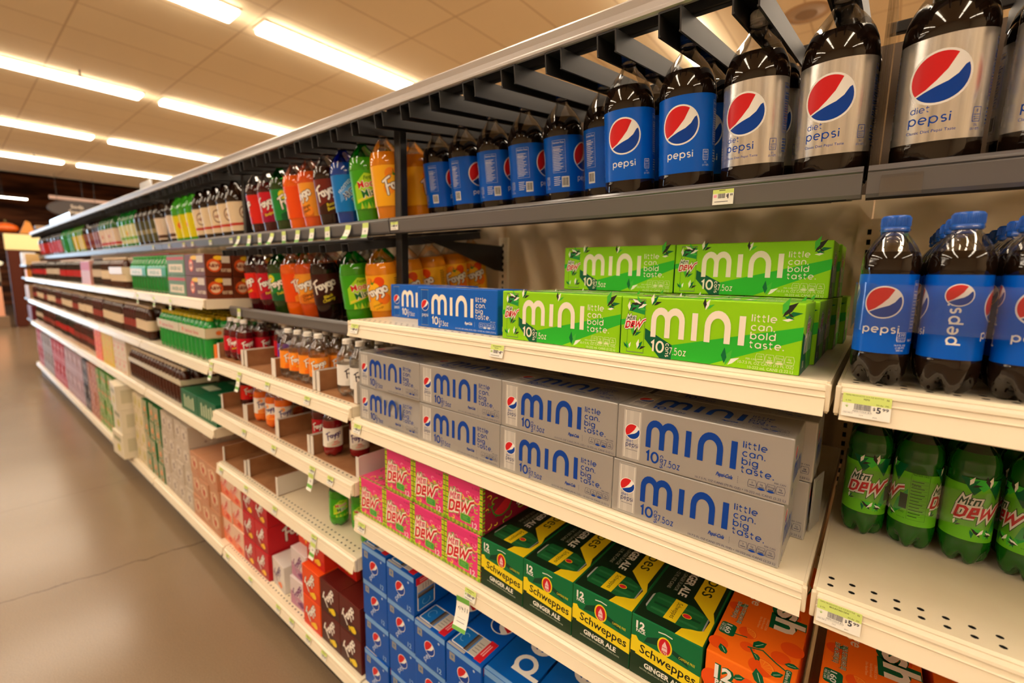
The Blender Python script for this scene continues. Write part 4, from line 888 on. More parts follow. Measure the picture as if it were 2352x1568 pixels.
def ginger_front():
    a = Art(); W, h = TW, TH; yel = rgb(244, 218, 32); dk = rgb(22, 52, 30)
    a.poly([(.001, .001), (W - .001, .001), (W - .001, h * .30), (.001, h * .40)], dk, 1)
    a.poly([(.001, h * .385), (W * .08, h * .385), (W * .08, h * .36), (W - .001, h * .27), (W - .001, h * .53), (W * .12, h * .60), (W * .08, h * .66), (.001, h * .64)], yel, 2)
    a.poly([(W * .20, h * .62), (W * .5, h * .70), (W * .84, h * .58), (W * .78, h * .68), (W * .4, h * .80), (W * .24, h * .72)], rgb(6, 62, 40), 1)
    a.ell(W * .50, h * .71, W * .105, h * .15, yel, 3); a.ell(W * .50, h * .71, W * .085, h * .128, rgb(206, 30, 44), 4)
    a.poly([(W * .46, h * .64), (W * .54, h * .64), (W * .535, h * .72), (W * .50, h * .80), (W * .465, h * .72)], rgb(240, 200, 200), 5); a.rect(W * .47, h * .69, W * .53, h * .70, rgb(206, 30, 44), 6)
    text(a, '1783', W * .5, h * .595, h * .035, rgb(250, 230, 210), 6, 'c')
    text(a, 'Schweppes', W * .14, h * .42, h * .14, rgb(20, 28, 22), 4, bold=.012, width=W * .80, rot=-.075)
    text(a, '12', W * .07, h * .80, h * .115, WHITE, 3, bold=.04); text(a, 'PACK', W * .075, h * .735, h * .05, WHITE, 3, bold=.03, width=W * .145)
    a.stroke([(W * .40, h * .90), (W * .5, h * .915), (W * .60, h * .90)], .0022, rgb(226, 236, 220), 3)
    text(a, 'CAFFEINE FREE', W * .70, h * .64, h * .04, yel, 3, width=W * .22, rot=-.04)
    text(a, 'GINGER ALE', W * .22, h * .20, h * .082, rgb(240, 240, 230), 3, bold=.035, width=W * .56, rot=-.05)
    text(a, 'NATURAL GINGER FLAVOR WITH OTHER NATURAL FLAVORS', W * .16, h * .145, h * .026, rgb(200, 210, 190), 3, width=W * .68, rot=-.05)
    return a
def ginger_top():
    a = Art(); W, d = TW, TD; yel = rgb(236, 206, 26); dk = rgb(16, 40, 22)
    a.rect(.002, .002, W - .002, d - .002, dk, 1)
    a.poly([(W * .62, 0.001), (W - .001, .001), (W - .001, .075), (W * .93, .100), (W * .93, d), (W * .60, d), (W * .60, .120), (W * .94, .072), (W * .92, .04), (W * .66, .022)], yel, 2)
    a.poly([(W * .08, .040), (W * .14, .026), (W * .66, .024), (W * .86, .034), (W * .90, .038), (W * .90, .078), (W * .86, .082), (W * .66, .094), (W * .14, .092), (W * .08, .078)], rgb(24, 96, 50), 3)
    a.poly([(W * .08, .040), (W * .105, .034), (W * .105, .084), (W * .08, .078)], rgb(170, 176, 170), 4); a.poly([(W * .90, .038), (W * .92, .040), (W * .92, .076), (W * .90, .078)], rgb(150, 150, 150), 4)
    for i in range(3): a.rect(W * .16, .036 + .018 * i, W * .84, .042 + .018 * i, rgb(14, 66, 36) if i % 2 else rgb(44, 116, 66), 4)
    a.poly([(W * .38, .026), (W * .56, .026), (W * .58, .092), (W * .40, .094)], yel, 5); text(a, 'Schweppes', W * .45, .086, .010, dk, 6, width=.052, rot=-math.pi / 2)
    a.ell(W * .645, .058, .009, .007, yel, 6, 20); a.ell(W * .645, .058, .0075, .0056, rgb(210, 36, 48), 7, 20)
    text(a, 'GINGER ALE', W * .38, .232, .016, rgb(236, 236, 226), 3, bold=.03, width=.122, rot=-math.pi / 2)
    for i, (xx, ln) in enumerate(((.29, .115), (.18, .085))): text(a, 'NATURAL GINGER FLAVOR' if i == 0 else '12 - 12 FL OZ CANS', W * xx, .118 + ln, .0075, rgb(170, 176, 160), 3, width=ln, rot=-math.pi / 2)
    text(a, 'Schweppes', W * .66, .350, .030, rgb(40, 50, 20), 4, width=.21, rot=-math.pi / 2)
    return a
def ginger_side():
    a = Art(); a.rect(.001, .001, TD - .001, TH * .3, rgb(22, 52, 30), 1); a.rect(.001, TH * .3, TD - .001, TH * .55, rgb(244, 218, 32), 1); text(a, 'Schweppes', .08, TH * .35, .02, rgb(20, 30, 20), 2); return a
GR = rgb(0, 96, 58)
def orange_fruit(a, x, y, r, L, cut=False):
    a.ell(x, y, r, r, rgb(240, 84, 20), L)
    if cut:
        a.poly([(x, y)] + arc(x, y, r * .93, r * .93, -30, 110, 12), rgb(255, 150, 50), L + 1)
        for k in range(5): a.poly([(x, y)] + arc(x, y, r * .8, r * .8, -26 + 27 * k, -4 + 27 * k, 4), rgb(250, 120, 30), L + 2)
def leaf(a, x, y, s, r, L):
    pts = [(0, 0), (.3, .28), (.65, .30), (1, 0), (.6, -.22), (.25, -.2)]; c, n = math.cos(r), math.sin(r)
    a.poly([(x + s * (u * c - v * n), y + s * (u * n + v * c)) for u, v in pts], GR, L); a.stroke([(x + s * .2 * c, y + s * .2 * n), (x + s * .75 * c, y + s * .75 * n)], .0010, rgb(190, 220, 190), L + 1)
def crush_top():
    a = Art(); W, d = TW, TD
    for x, y, r, c in ((.012, .03, .016, 0), (.055, .052, .012, 0), (.083, .020, .020, 1), (.105, .062, .015, 0), (.048, .088, .015, 1), (.016, .150, .014, 0), (.118, .095, .018, 0), (.10, .19, .02, 0)): orange_fruit(a, x, y, r, 1, c)
    a.stroke([(.055, .052), (.078, .060), (.10, .045), (.12, .035)], .0028, GR, 4); a.stroke([(.06, .052), (.073, .030)], .0028, GR, 4); a.stroke([(.028, .070), (.05, .075)], .0024, GR, 4)
    for x, y, s, r in ((.062, .058, .030, .9), (.066, .045, .018, -.9), (.112, .052, .022, .2), (.098, .012, .022, .7), (.020, .155, .016, .6), (.030, .010, .024, 2.2)): leaf(a, x, y, s, r, 4)
    a.rrect(.004, .058, .030, .092, .006, GR, 4); text(a, '160', .0135, .088, .0085, WHITE, 5, width=.026, rot=-math.pi / 2, bold=.02)
    for i in range(2): text(a, ('CALORIES', 'PER CAN')[i], .0095 - .0045 * i, .086, .0035, WHITE, 5, width=.022, rot=-math.pi / 2)
    for i in range(2):
        for b_, c, L in ((.09, GR, 4), (.0, CREAMW, 5)): text(a, ('12-12 FL OZ CANS (144 FL OZ)', '12-355 mL CANS (4.3 L)')[i], .026 - .011 * i, .168, .0065, c, L, bold=b_, width=.066 - .01 * i, rot=-math.pi / 2)
    for i in range(3): text(a, ('ORANGE SODA', 'Naturally Flavored with', 'Other Natural Flavors')[i], .070 - .006 * i, .150, .0038, rgb(250, 200, 140), 3, width=.035, rot=-math.pi / 2)
    for b_, c, L in ((.10, GR, 4), (.03, CREAMW, 5)): text(a, 'Crush', .074 - (.003 if L == 4 else 0), .345, .046, c, L, bold=b_, width=.215, rot=-math.pi * .5 + .05)
    text(a, 'orange', .036, .262, .018, rgb(250, 226, 200), 5, bold=.015, width=.085, rot=-math.pi / 2, shear=.2)
    text(a, 'Caffeine free', .1175, .040, .0055, CREAMW, 6, width=.034, rot=-math.pi / 2); a.rrect(.116, .004, .125, .042, .003, GR, 5)
    return a
def crush_front():
    a = Art(); W, h = TW, TH
    for x, y, r, c in ((.015, .075, .020, 0), (.068, .090, .019, 0), (.055, .05, .014, 0), (.1, .05, .024, 1), (.02, .02, .02, 0)): orange_fruit(a, x, y, r, 1, c)
    for b_, c, L in ((.10, GR, 4), (.04, WHITE, 5)):
        text(a, '12', .016, .083, .024, c, L, bold=b_); text(a, 'PACK', .018, .070, .010, c, L, bold=b_ * 1.2, width=.032)
    a.stroke([(.050, .085), (.046, .07), (.058, .048)], .0026, GR, 4)
    for x, y, s, r in ((.046, .098, .020, .5), (.056, .06, .026, -1.0), (.088, .108, .030, 1.9), (.1, .106, .02, -.3)): leaf(a, x, y, s, r, 4)
    a.stroke([(.085, .098), (W - .004, .098), (W - .004, .115), (.085, .115)], .0008, rgb(60, 26, 10), 6, True)
    for b_, c, L in ((.10, GR, 4), (.03, CREAMW, 5)): text(a, 'Crush', .012, .022, .034, c, L, bold=b_, width=.11, rot=.06)
    return a
def cola12_front():
    a = Art(); W, h = TW, TH
    a.rect(.002, h * .86, W - .002, h - .001, rgb(120, 170, 228), 1)
    a.rect(W * .10, h * .66, W * .26, h * .84, rgb(150, 150, 146), 1); a.ell(W * .18, h * .75, W * .035, h * .04, rgb(90, 120, 170), 2, 14)
    a.put(globe(W * .155, WHITE, 2), W * .50, h * .50); a.ell(W * .80, h * .79, W * .03, h * .03, rgb(180, 200, 230), 2, 12)
    rtext(a, 'pepsi', W * .36, h * .10, h * .075, rgb(200, 216, 240), 2, .24, .24, rot=.9)
    text(a, '12', W * .82, h * .07, h * .12, rgb(150, 190, 236), 2, 'c', .02)
    return a
def promo(a, x, y, wd, h, L=1):
    """promotional panel along the front of the top / side: white frame, blue field, bars, red strip"""
    a.rrect(x, y, x + wd, y + h, .006, rgb(236, 234, 230), L); a.rect(x + .0025, y + .004, x + wd * .40, y + h - .004, rgb(20, 110, 190), L + 1)
    a.rect(x + wd * .40, y + .002, x + wd * .45, y + h - .002, rgb(60, 44, 34), L + 1); a.rect(x + wd * .45, y + .002, x + wd * .52, y + h - .002, rgb(110, 100, 90), L + 1)
    a.rect(x + wd * .52, y + .002, x + wd * .56, y + h - .002, rgb(70, 130, 200), L + 1); a.rect(x + wd * .56, y + .002, x + wd * .80, y + h - .002, rgb(196, 190, 180), L + 1)
    a.rect(x + wd * .80, y - .004, x + wd + .002, y + h + .004, rgb(214, 30, 44), L + 2)
    a.stroke(arc(x + wd * .2, y + h * .5, wd * .10, h * .22, 30, 300, 8), .0016, rgb(120, 180, 224), L + 2)
    for i in range(4): a.rect(x + wd * .60, y + h * (.2 + .15 * i), x + wd * .76, y + h * (.24 + .15 * i), rgb(140, 136, 130), L + 2)
    for i in range(2): a.rect(x + wd * (.85 + .06 * i), y + h * .25, x + wd * (.88 + .06 * i), y + h * .85, rgb(240, 170, 170), L + 3)
def cola12_top():
    a = Art(); W = TW; promo(a, .006, .012, W - .020, .068)
    a.rect(W * .02, .002, W * .5, .010, rgb(180, 176, 170), 1)
    a.put(globe(.034, WHITE, 1), W * .62, .150, 1, -math.pi / 2); rtext(a, 'pepsi', W * .78, .205, .036, WHITE, 1, .22, .24, rot=math.pi / 2)
    return a
def cola12_side():
    a = Art(); promo(a, .006, .012, .10, TH - .024)
    b = Art(); promo(b, 0, 0, TH - .02, .068); a = Art().put(b, .080, .010, 1, math.pi / 2)
    for i in range(3): a.poly([(.10 + .014 * i, TH * .95), (.105 + .014 * i, TH * .95), (.16 + .014 * i, TH * .3), (.154 + .014 * i, TH * .3)], rgb(120, 130, 150), 1)
    a.put(globe(.04, WHITE, 1), .24, TH * .5)
    return a
def bigcola_top():
    a = Art(); rtext(a, 'pepsi', TW * .80, .045, .052, WHITE, 1, .24, .22, rot=math.pi / 2); a.put(globe(.04, WHITE, 1), TW * .5, .345, 1, -math.pi / 2); a.rect(.002, .001, TW - .002, .012, rgb(120, 170, 228), 1); return a
def bigcola_side():
    a = Art(); a.poly([(.03, .001), (.10, TH - .001), (TD, TH - .001), (TD, .001)], rgb(10, 36, 96), 1); a.put(globe(.05, rgb(220, 226, 236), 2), .17, TH * .45); return a
CB = rgb(0, 84, 184)
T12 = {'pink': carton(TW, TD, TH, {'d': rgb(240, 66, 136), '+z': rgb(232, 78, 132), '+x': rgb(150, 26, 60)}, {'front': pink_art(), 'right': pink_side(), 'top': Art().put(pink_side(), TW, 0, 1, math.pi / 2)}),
       'ginger': carton(TW, TD, TH, {'d': rgb(10, 112, 62), '-x': rgb(236, 206, 26)}, {'front': ginger_front(), 'top': ginger_top(), 'right': ginger_side()}),
       'crush': carton(TW, TD, TH, {'d': rgb(252, 116, 24)}, {'front': crush_front(), 'top': crush_top()}),
       'cola': carton(TW, TD, TH, {'d': CB}, {'front': cola12_front(), 'top': cola12_top(), 'right': cola12_side()}),
       'bigcola': carton(TW, TD, TH, {'d': rgb(0, 92, 186), '-y': rgb(0, 100, 196)}, {'front': Art().rect(.002, TH * .86, TW - .002, TH - .001, rgb(120, 170, 228), 1).put(globe(.036, WHITE, 2), TW * .5, TH * .5), 'top': bigcola_top(), 'right': bigcola_side()})}
def t12(k, x, y, z, label, group): return put_carton(T12[k], x, y, z + .0005, label, group)
pg = 'pink twelve-can cartons'; cn = ('nearest the cardboard trays', 'second from the cardboard trays', 'third from the cardboard trays', 'touching the green cartons')
SX = lambda i: -.7143 + .1331 * (i + .5)
for i in range(4):
    t12('pink', SX(i - 4), .777, S4B, 'pink and lime twelve-can carton, lower row, ' + cn[i], pg)
    if i: t12('pink', SX(i - 4) + .003, .780, S4B + TH + .0014, 'pink and lime twelve-can carton, upper row, ' + cn[i], pg)
for i in range(4): t12('ginger', SX(i), .778, S4B, 'green and yellow ginger ale carton, %s' % ('touching the pink cartons', 'second from the pink cartons', 'third from the pink cartons', 'touching the orange carton')[i], 'ginger ale cartons')
t12('crush', -.111, .780, S4B, 'orange twelve-can carton with fruit, touching the green cartons', 'orange twelve-can cartons'); t12('crush', .050, .780, S4B, 'orange twelve-can carton with fruit, middle one, under the price tag', 'orange twelve-can cartons'); t12('crush', .196, .780, S4B, 'orange twelve-can carton cut off by the frame corner', 'orange twelve-can cartons')
ZB = H + BASEZ
cx = (-1.184, -1.046, -.911, -.776)
for c, n in enumerate((4, 4, 3, 3)):
    for k in range(n):
        t12('cola', cx[c] + .003 * math.sin(k * 2.1 + c), .779 + .004 * math.sin(k + c), ZB + (TH + .0014) * k, 'blue cola twelve-can carton, %s column from the maroon cartons, %s from the floor' % (nth(c), nth(k)), 'blue twelve-can cartons')
for c, x in ((0, -.638), (1, -.500)):
    for k in range(3): t12('bigcola', x, .781, ZB + (TH + .0014) * k, 'blue cola carton with large white lettering on top, %s column, %s layer' % (nth(c), nth(k)), 'blue large-lettered cartons')

# ------------------------------------------------------------------ the bay with the cardboard trays
S3C, S4C, S5C = H - .415, H - .667, H - .932
def tray(x0, x1, z, label, front=.79, depth=.30, hgt=.075):
    """open-fronted corrugated tray: brown inside, white outside"""
    o = link('cardboard_tray', None, None, ((x0 + x1) / 2, front, z)); tag(o, label, 'tray', 'cardboard trays'); w = (x1 - x0) / 2
    MB().box(-w + .002, 0, .0004, w - .002, depth, .003).obj('base', BROWNCARD, o)
    MB().box(-w + .004, depth - .004, .003, w - .004, depth, hgt).obj('back_wall', BROWNCARD, o)
    for s in (-1, 1):
        b = MB(); xi, xo = (s * (w - .0035), s * w); a, c = min(xi, xo), max(xi, xo)
        prof = [(0, .0031), (depth, .0031), (depth, hgt), (.004, hgt), (0, hgt - .004)]
        mid = (a + c) / 2
        b.extrude(prof, a, mid, (1, 1, 1), 0 if s > 0 else 1); b.extrude(prof, mid + .0001, c, (1, 1, 1), 1 if s > 0 else 0)
        b.bbox(a - (.004 if s < 0 else .010), -.0035, .0035, c + (.010 if s < 0 else .004), -.0005, hgt - .001, .0008, (1, 1, 1), 1)
        b.obj('side_wall', [BROWNCARD, WHITECARD], o)
    return o
tray(-2.462, -2.172, S3C, 'brown cardboard tray on the upper tray shelf, holding dark red bottles', .80)
tray(-2.140, -1.872, S3C, 'brown cardboard tray on the upper tray shelf, nearly empty, one purple bottle', .80)
tray(-1.855, -1.535, S3C, 'brown cardboard tray on the upper tray shelf, holding peach orange bottles', .795)
tray(-1.515, -1.272, S3C, 'brown cardboard tray on the upper tray shelf, holding clear bottles', .795)
tray(-2.462, -2.190, S4C, 'brown cardboard tray on the middle tray shelf, next to the root beer bay', .80); tray(-2.175, -1.870, S4C, 'brown cardboard tray on the middle tray shelf, orange bottles with white labels', .80)
tray(-1.855, -1.595, S4C, 'brown cardboard tray on the middle tray shelf, crimson bottles', .795); tray(-1.580, -1.275, S4C, 'brown cardboard tray on the middle tray shelf, white outer wall by the pink cartons', .795)
tray(-2.462, -2.195, S5C, 'empty brown cardboard tray on the lower tray shelf, by the root beer bay', .79); tray(-2.175, -1.885, S5C, 'empty brown cardboard tray on the lower tray shelf, beside the bare perforated deck', .795, hgt=.085)
def fb24(v, x, y, z, off, label, group): put_bottle(fbottle(v, False), (x, y, z + .0035), math.degrees(math.atan2(-x, y)) + off, label, group).scale = (1, 1, .92)
n24 = 'small soda bottles in the cardboard trays'
for r in range(3):
    for c in range(3): fb24('moon', -2.412 + .076 * c, .845 + .074 * r, S3C, (10, -35, 24)[c] + 20 * r, 'dark red white-capped soda bottle, %s in row, %s row deep, by the root beer bay' % (nth(c), nth(r)), n24)
for r in range(2): fb24('moon', -2.085, .935 + .074 * r, S3C, 20 - 30 * r, 'dark red white-capped soda bottle beside the purple one, %s row deep' % nth(r), n24)
for r in range(2): fb24('grape', -1.985, .905 + .075 * r, S3C, -10 + 50 * r, 'purple grape soda bottle, ' + ('front one behind the cardboard wall', 'second deep in its tray')[r], n24)
for r in range(3):
    for c in range(4): fb24('peach', -1.808 + .0765 * c, .835 + .0745 * r, S3C, (14, -8, 20, -4)[(c + r) % 4], 'peach orange white-capped soda bottle, %s of four in the %s row of its tray' % (nth(c), nth(r)), n24)
for r in range(3):
    for c in range(3): fb24('clear', -1.466 + .0775 * c, .835 + .074 * r, S3C, (-20, 30, 10)[(c + r) % 3], 'clear white-capped soda bottle, %s of three in the %s row, by the silver cartons' % (nth(c), nth(r)), n24) if not (c == 0 and r == 0) else None
for i, (v, x, y, off, t) in enumerate((('punch', -2.41, .90, 20, 'scarlet soda bottle on the middle tray shelf, by the green cartons'), ('orange', -2.32, .93, 0, 'orange soda bottle on the middle tray shelf, behind a white-labelled one'), ('dietor', -2.125, .850, 10, 'orange soda bottle with white label, first of three on the middle tray shelf'), ('dietor', -1.995, .845, -30, 'orange soda bottle with white label, second of three on the middle tray shelf'),
        ('dietor', -1.918, .850, 16, 'orange soda bottle with white label, third of three, against the cardboard wall'), ('dietor', -2.04, .955, 16, 'orange soda bottle with white label, set back on the middle tray shelf'), ('moon', -1.72, .915, 20, 'crimson soda bottle set back on the middle tray shelf'), ('moon', -1.645, .87, -16, 'crimson soda bottle behind the white tray edge'),
        ('dietch', -1.520, .845, 6, 'ruby soda bottle with white label, front one by the pink cartons'), ('dietch', -1.425, .895, -10, 'ruby soda bottle with white label, set back by the pink cartons'), ('mist', -1.505, .850, 14, 'small green mist soda bottle on the bare perforated shelf, standing alone'), ('mist', -1.405, .880, -6, 'small green mist soda bottle on the perforated shelf, second from the tray'), ('mist', -1.302, .850, 24, 'small green mist soda bottle beside the blue cartons'))):
    z = (S4C if i < 10 else S5C - .003); fb24(v, x, y, z, off, t, None)
def pop12(c1, c2, yel, txt=True, logo=rgb(250, 244, 236), dark=rgb(70, 16, 14)):
    f = Art(); f.poly([(.002, .002), (TW - .002, .002), (TW - .002, TH * .3), (.002, TH * .5)], rgb(*c2), 1); f.put(faygo(2, dark, logo, .9), TW * .5, TH * .55, .030)
    text(f, 'POP', TW * .62, TH * .16, TH * .12, rgb(*yel), 4, 'c', .05, rot=.35); f.ell(TW * .66, TH * .2, TW * .14, TH * .10, rgb(*yel), 3, 14)
    s = Art(); s.put(faygo(2, dark, logo, .25), .13, TH * .55, .042); s.ell(.24, TH * .35, .03, .02, rgb(*yel), 3, 14)
    return carton(TW, TD, TH, {'d': rgb(*c1)}, {'front': f, 'right': s, 'top': Art().put(faygo(2, dark, logo, 1.2), TW * .5, .16, .036)})
P12 = {'brown': pop12((94, 26, 20), (64, 18, 14), (244, 214, 40)), 'orange': pop12((238, 84, 24), (226, 60, 20), (250, 210, 50)), 'red': pop12((196, 24, 36), (170, 16, 30), (250, 200, 50)), 'scarlet': pop12((224, 52, 30), (200, 30, 24), (250, 200, 60)),
       'white': pop12((226, 220, 214), (206, 200, 196), (240, 120, 60), True, rgb(90, 60, 110), rgb(240, 238, 234)), 'pinkish': pop12((232, 196, 170), (240, 130, 90), (226, 70, 50), True, rgb(214, 60, 50), rgb(250, 236, 220)), 'lilac': pop12((224, 210, 210), (190, 130, 160), (120, 50, 110), True, rgb(120, 40, 110), rgb(240, 230, 230))}
def p12(k, x, y, lev, label, rot=0, z=None): return put_carton(P12[k], x, y, (ZB + (TH + .0014) * lev + .0005) if z is None else z, label, 'twelve-can soda cartons under the trays', rot=rot)
for c, x in enumerate((-1.337, -1.470)):
    for k in range(2): p12('brown', x, .778, k, 'maroon twelve-can carton, %s layer, %s' % (nth(k), ('against the blue cartons', 'second column from the blue cartons')[c]))
p12('brown', -1.337, .865, 2, 'maroon twelve-can carton on top, set back against the blue cartons'); p12('scarlet', -1.470, .85, 2, 'scarlet carton resting on the maroon ones')
for k in range(2): p12('orange', -1.605, .776, k, 'orange twelve-can carton beside the maroon ones, %s layer' % nth(k))
p12('scarlet', -1.605, .80, 2, 'scarlet carton topping the orange stack')
for k in range(2): p12('lilac', -1.752, .795 + .006 * k, k, 'white and purple twelve-can carton, %s layer' % nth(k), 2 - 3 * k)
p12('orange', -1.757, .84, 2, 'orange carton topping the white and purple stack')
p12('white', -1.945, .800, 0, 'single white twelve-can carton standing low between red and purple stacks', -4)
p12('orange', -1.92, .96, 1, 'orange carton lying behind the single white carton', 0)
for c, x in enumerate((-2.085, -2.220)):
    for k in range(3): p12('red', x, .79 + .003 * k, k, 'red twelve-can carton, %s layer, %s' % (nth(k), ('beside the single white carton', 'next to the peach patterned stack')[c]))
for c, x in enumerate((-2.354, -2.489)):
    for k in range(3): p12('pinkish', x, .790 + .004 * ((k + c) % 2), k, 'peach patterned twelve-can carton, %s layer, %s column from the red stack' % (nth(k), nth(c)))

# ------------------------------------------------------------------ price tags
def tag_art(w, h, price, name='', green=True, detail=False):
    a = Art(); a.rect(0, h * .58, w, h, rgb(206, 224, 120), 1); g = rgb(70, 84, 40); k = rgb(40, 40, 56)
    if detail:
        text(a, 'PEPSI PRODUCTS 16.9 OZ BOTTLE', w * .06, h * .90, h * .055, g, 2, width=w * .78); text(a, 'N', w * .90, h * .86, h * .075, g, 2, bold=.02); text(a, name, w * .5, h * .78, h * .065, g, 2, 'c', .02)
        text(a, '6 PK', w * .07, h * .66, h * .055, g, 2, width=w * .12); text(a, '99.8\u00a2  PK', w * .70, h * .62, h * .055, g, 2, width=w * .26)
        for i in range(5): a.poly([(w * .10, h * .40), (w * (.04 + .03 * i), h * (.50 + .03 * (2 - abs(i - 2)))), (w * .115, h * .40)], rgb(150, 190, 90), 2)
        text(a, 'PEPSI COLA BTL', w * .24, h * .24, h * .06, k, 2, width=w * .40); a.rect(w * .04, h * .205, w * .62, h * .21, k, 2); text(a, '1000 39614', w * .04, h * .14, h * .04, k, 2, width=w * .2); text(a, '2 6 4', w * .38, h * .10, h * .045, k, 2); text(a, '87673', w * .66, h * .08, h * .04, k, 2)
    else:
        a.rect(w * .15, h * .86, w * .8, h * .90, g, 2); a.rect(w * .3, h * .72, w * .6, h * .76, g, 2); a.rect(w * .1, h * .14, w * .75, h * .17, k, 2); a.rect(w * .05, h * .38, w * .2, h * .52, rgb(240, 160, 180) if price == '1' else rgb(170, 200, 110), 2)
    rnd = random.Random(2); x = w * .26
    while x < w * .60:
        b = w * rnd.choice((.008, .014)); a.rect(x, h * .33, x + b, h * .58, k, 2); x += b + w * .011
    text(a, '$', w * .645, h * .40, h * .12, k, 2, bold=.02); text(a, price, w * .715, h * .31, h * .24, k, 2, bold=.03); text(a, '99', w * .83, h * .42, h * .12, k, 2, bold=.02, width=w * .13)
    return a
def tag_mesh(a, w, h, curl=0.0):
    """a strip of card hanging from its upper edge, bent forward by curl; artwork is cut where the card bends"""
    b = MB(); n = 8 if curl else 1; paper = rgb(240, 238, 228)
    for i in range(n):
        z0, z1 = h * i / n, h * (i + 1) / n
        b.addf([(0, 0, z0), (w, 0, z0), (w, 0, z1), (0, 0, z1), (0, .0006, z0), (w, .0006, z0), (w, .0006, z1), (0, .0006, z1)], [(0, 1, 2, 3), (7, 6, 5, 4), (0, 3, 7, 4), (1, 5, 6, 2)], paper)
    for k, (v, f, col, L) in enumerate(a.it):
        for t in f:
            P = [(v[i][1], v[i][0]) for i in t]
            for i in range(n):
                q = clipx(clipx(P, h * i / n, 1), h * (i + 1) / n, -1)
                if len(q) >= 3: b.addf([(x, -L * EPS - k * 2e-6, z) for z, x in q], [tuple(range(len(q)))], col)
    if curl:
        b.v = [(x + .05 * curl * (h - z) * (h - z) / h, y - curl * (h - z) ** 2 / h, z) for x, y, z in b.v]
    return b.mesh('price_tag', [TAGP])
def put_tag(me, x, y, ztop, h, label, lean=0.0, rot=0.0):
    o = link('price_tag', me, None, (x, y, H + ztop - h)); o.rotation_euler = (lean, rot, 0); tag(o, label, 'price tag', 'shelf price tags'); return o
RL = math.radians(-14)
TD1, TD2 = tag_mesh(tag_art(.0515, .031, '5', 'PEPSI', True, True), .0515, .031), tag_mesh(tag_art(.0515, .031, '5', 'MOUNTAIN DEW', True, True), .0515, .031)
TS, TS1 = tag_mesh(tag_art(.038, .028, '4'), .038, .028), tag_mesh(tag_art(.036, .034, '1'), .036, .034)
put_tag(TD1, -.0275, .7475, -.147, .031, 'price tag under the blue-capped six-packs', RL); put_tag(TD2, -.0275, .7475, -.4545, .031, 'price tag under the green six-packs', RL)
put_tag(TS1, -.264, .9155, .172, .034, 'price tag with a pink mark on the top rack lip below the silver bottles')
put_tag(TS, -1.244, .9155, .168, .028, 'small price tag on the top rack lip, at its end by the pineapple bottle')
for x, z, t in ((-.667, -.149, 'price tag on the rail below the touching blue and green cartons'), (-1.226, -.147, 'price tag at the shelf corner by the set-back blue carton'), (-1.228, -.456, 'price tag at the shelf corner below the crumpled silver carton'), (-1.222, -.778, 'price tag at the shelf corner below the pink cartons')): put_tag(TS, x, .7475, z, .028, t, RL)
# the long sale tag that hangs under the pink and green cartons
w_, h_ = .045, .072; a = Art(); gq = rgb(110, 176, 70)
a.rect(0, h_ * .80, w_, h_, gq, 1); a.rect(0, 0, w_, h_ * .10, gq, 1); text(a, '3/$11', w_ * .5, h_ * .55, h_ * .15, rgb(40, 40, 44), 1, 'c', width=w_ * .78)
for i in range(3): a.rect(w_ * .2, h_ * (.42 - .10 * i), w_ * .8, h_ * (.44 - .10 * i), rgb(150, 150, 150), 1)
st = link('sale_tag', tag_mesh(a, w_, h_, .35), None, (-.752, .737, H - .798 - .072)); st.rotation_euler = (0, math.radians(-6), 0); tag(st, 'long green and white sale tag hanging below the pink cartons', 'price tag')
put_tag(TS, -.745, .7475, -.778, .028, 'small price tag above the long hanging sale tag', RL)
SALE = []
for cv in (.05, .22, .5):
    w_, h_ = .034, .058; a = Art(); a.rect(0, h_ * .72, w_, h_, rgb(206, 226, 120), 1); a.rect(0, h_ * .16, w_, h_ * .34, gq, 1); text(a, '99', w_ * .5, h_ * .45, h_ * .14, rgb(50, 50, 54), 1, 'c')
    SALE.append(tag_mesh(a, w_, h_, cv))
for i, x in enumerate((-2.4356, -2.3161, -2.2034, -2.083, -1.9709, -1.8507, -1.7365, -1.6225, -1.4873, -1.3784)):
    put_tag(SALE[(2, 1, 0, 2, 0, 1, 1, 0, 2, 1)[i]], x - .017, .9125, .170, .058, 'curling sale tag under the bright bottles of the top rack, %s from the far post' % nth(i), 0, (.0, .05, 0, .1, 0, .03, 0, -.03, .08, 0)[i])
put_tag(SALE[0], -2.37, .861, -.172, .058, 'sale tag on the dark lip of the second rack')
for z, xs, nm in ((-.415, (-2.44, -2.115, -1.846, -1.535), 'upper tray shelf'), (-.667, (-2.108, -1.823, -1.522, -1.40), 'middle tray shelf'), (-.932, (-2.42, -2.130, -1.847, -1.532), 'lower tray shelf'), (-1.385, (-2.15, -1.871, -1.752, -1.616, -1.498, -2.42), 'base deck of the tray bay')):
    for i, x in enumerate(xs): put_tag(TS, x, .7475, z - .009, .028, 'price tag on the rail of the %s, %s along' % (nm, nth(i)), RL)
for i, (x, z) in enumerate(((-2.115, -.415), (-1.523, -.667), (-1.532, -.932), (-2.43, -.415))): put_tag(SALE[1], x + .01, .7435, z - .030, .058, 'hanging sale tag below the %s' % ('upper tray shelf, over the crimson bottles', 'middle tray shelf, over the green mist bottle', 'lower tray shelf, over the orange cartons', 'corner of the upper tray shelf')[i])
for i, x in enumerate((-2.56, -2.84, -3.12, -3.27, -3.55, -3.9)): put_tag(TS, x, .9155, .168, .028, 'price tag on the top rack lip under the root beer bottles, %s along' % nth(i))
for i, x in enumerate((-2.95, -3.25, -3.6)): put_tag(SALE[0], x, .7435, -.150, .058, 'hanging sale tag below the green soda packs, %s along' % nth(i))
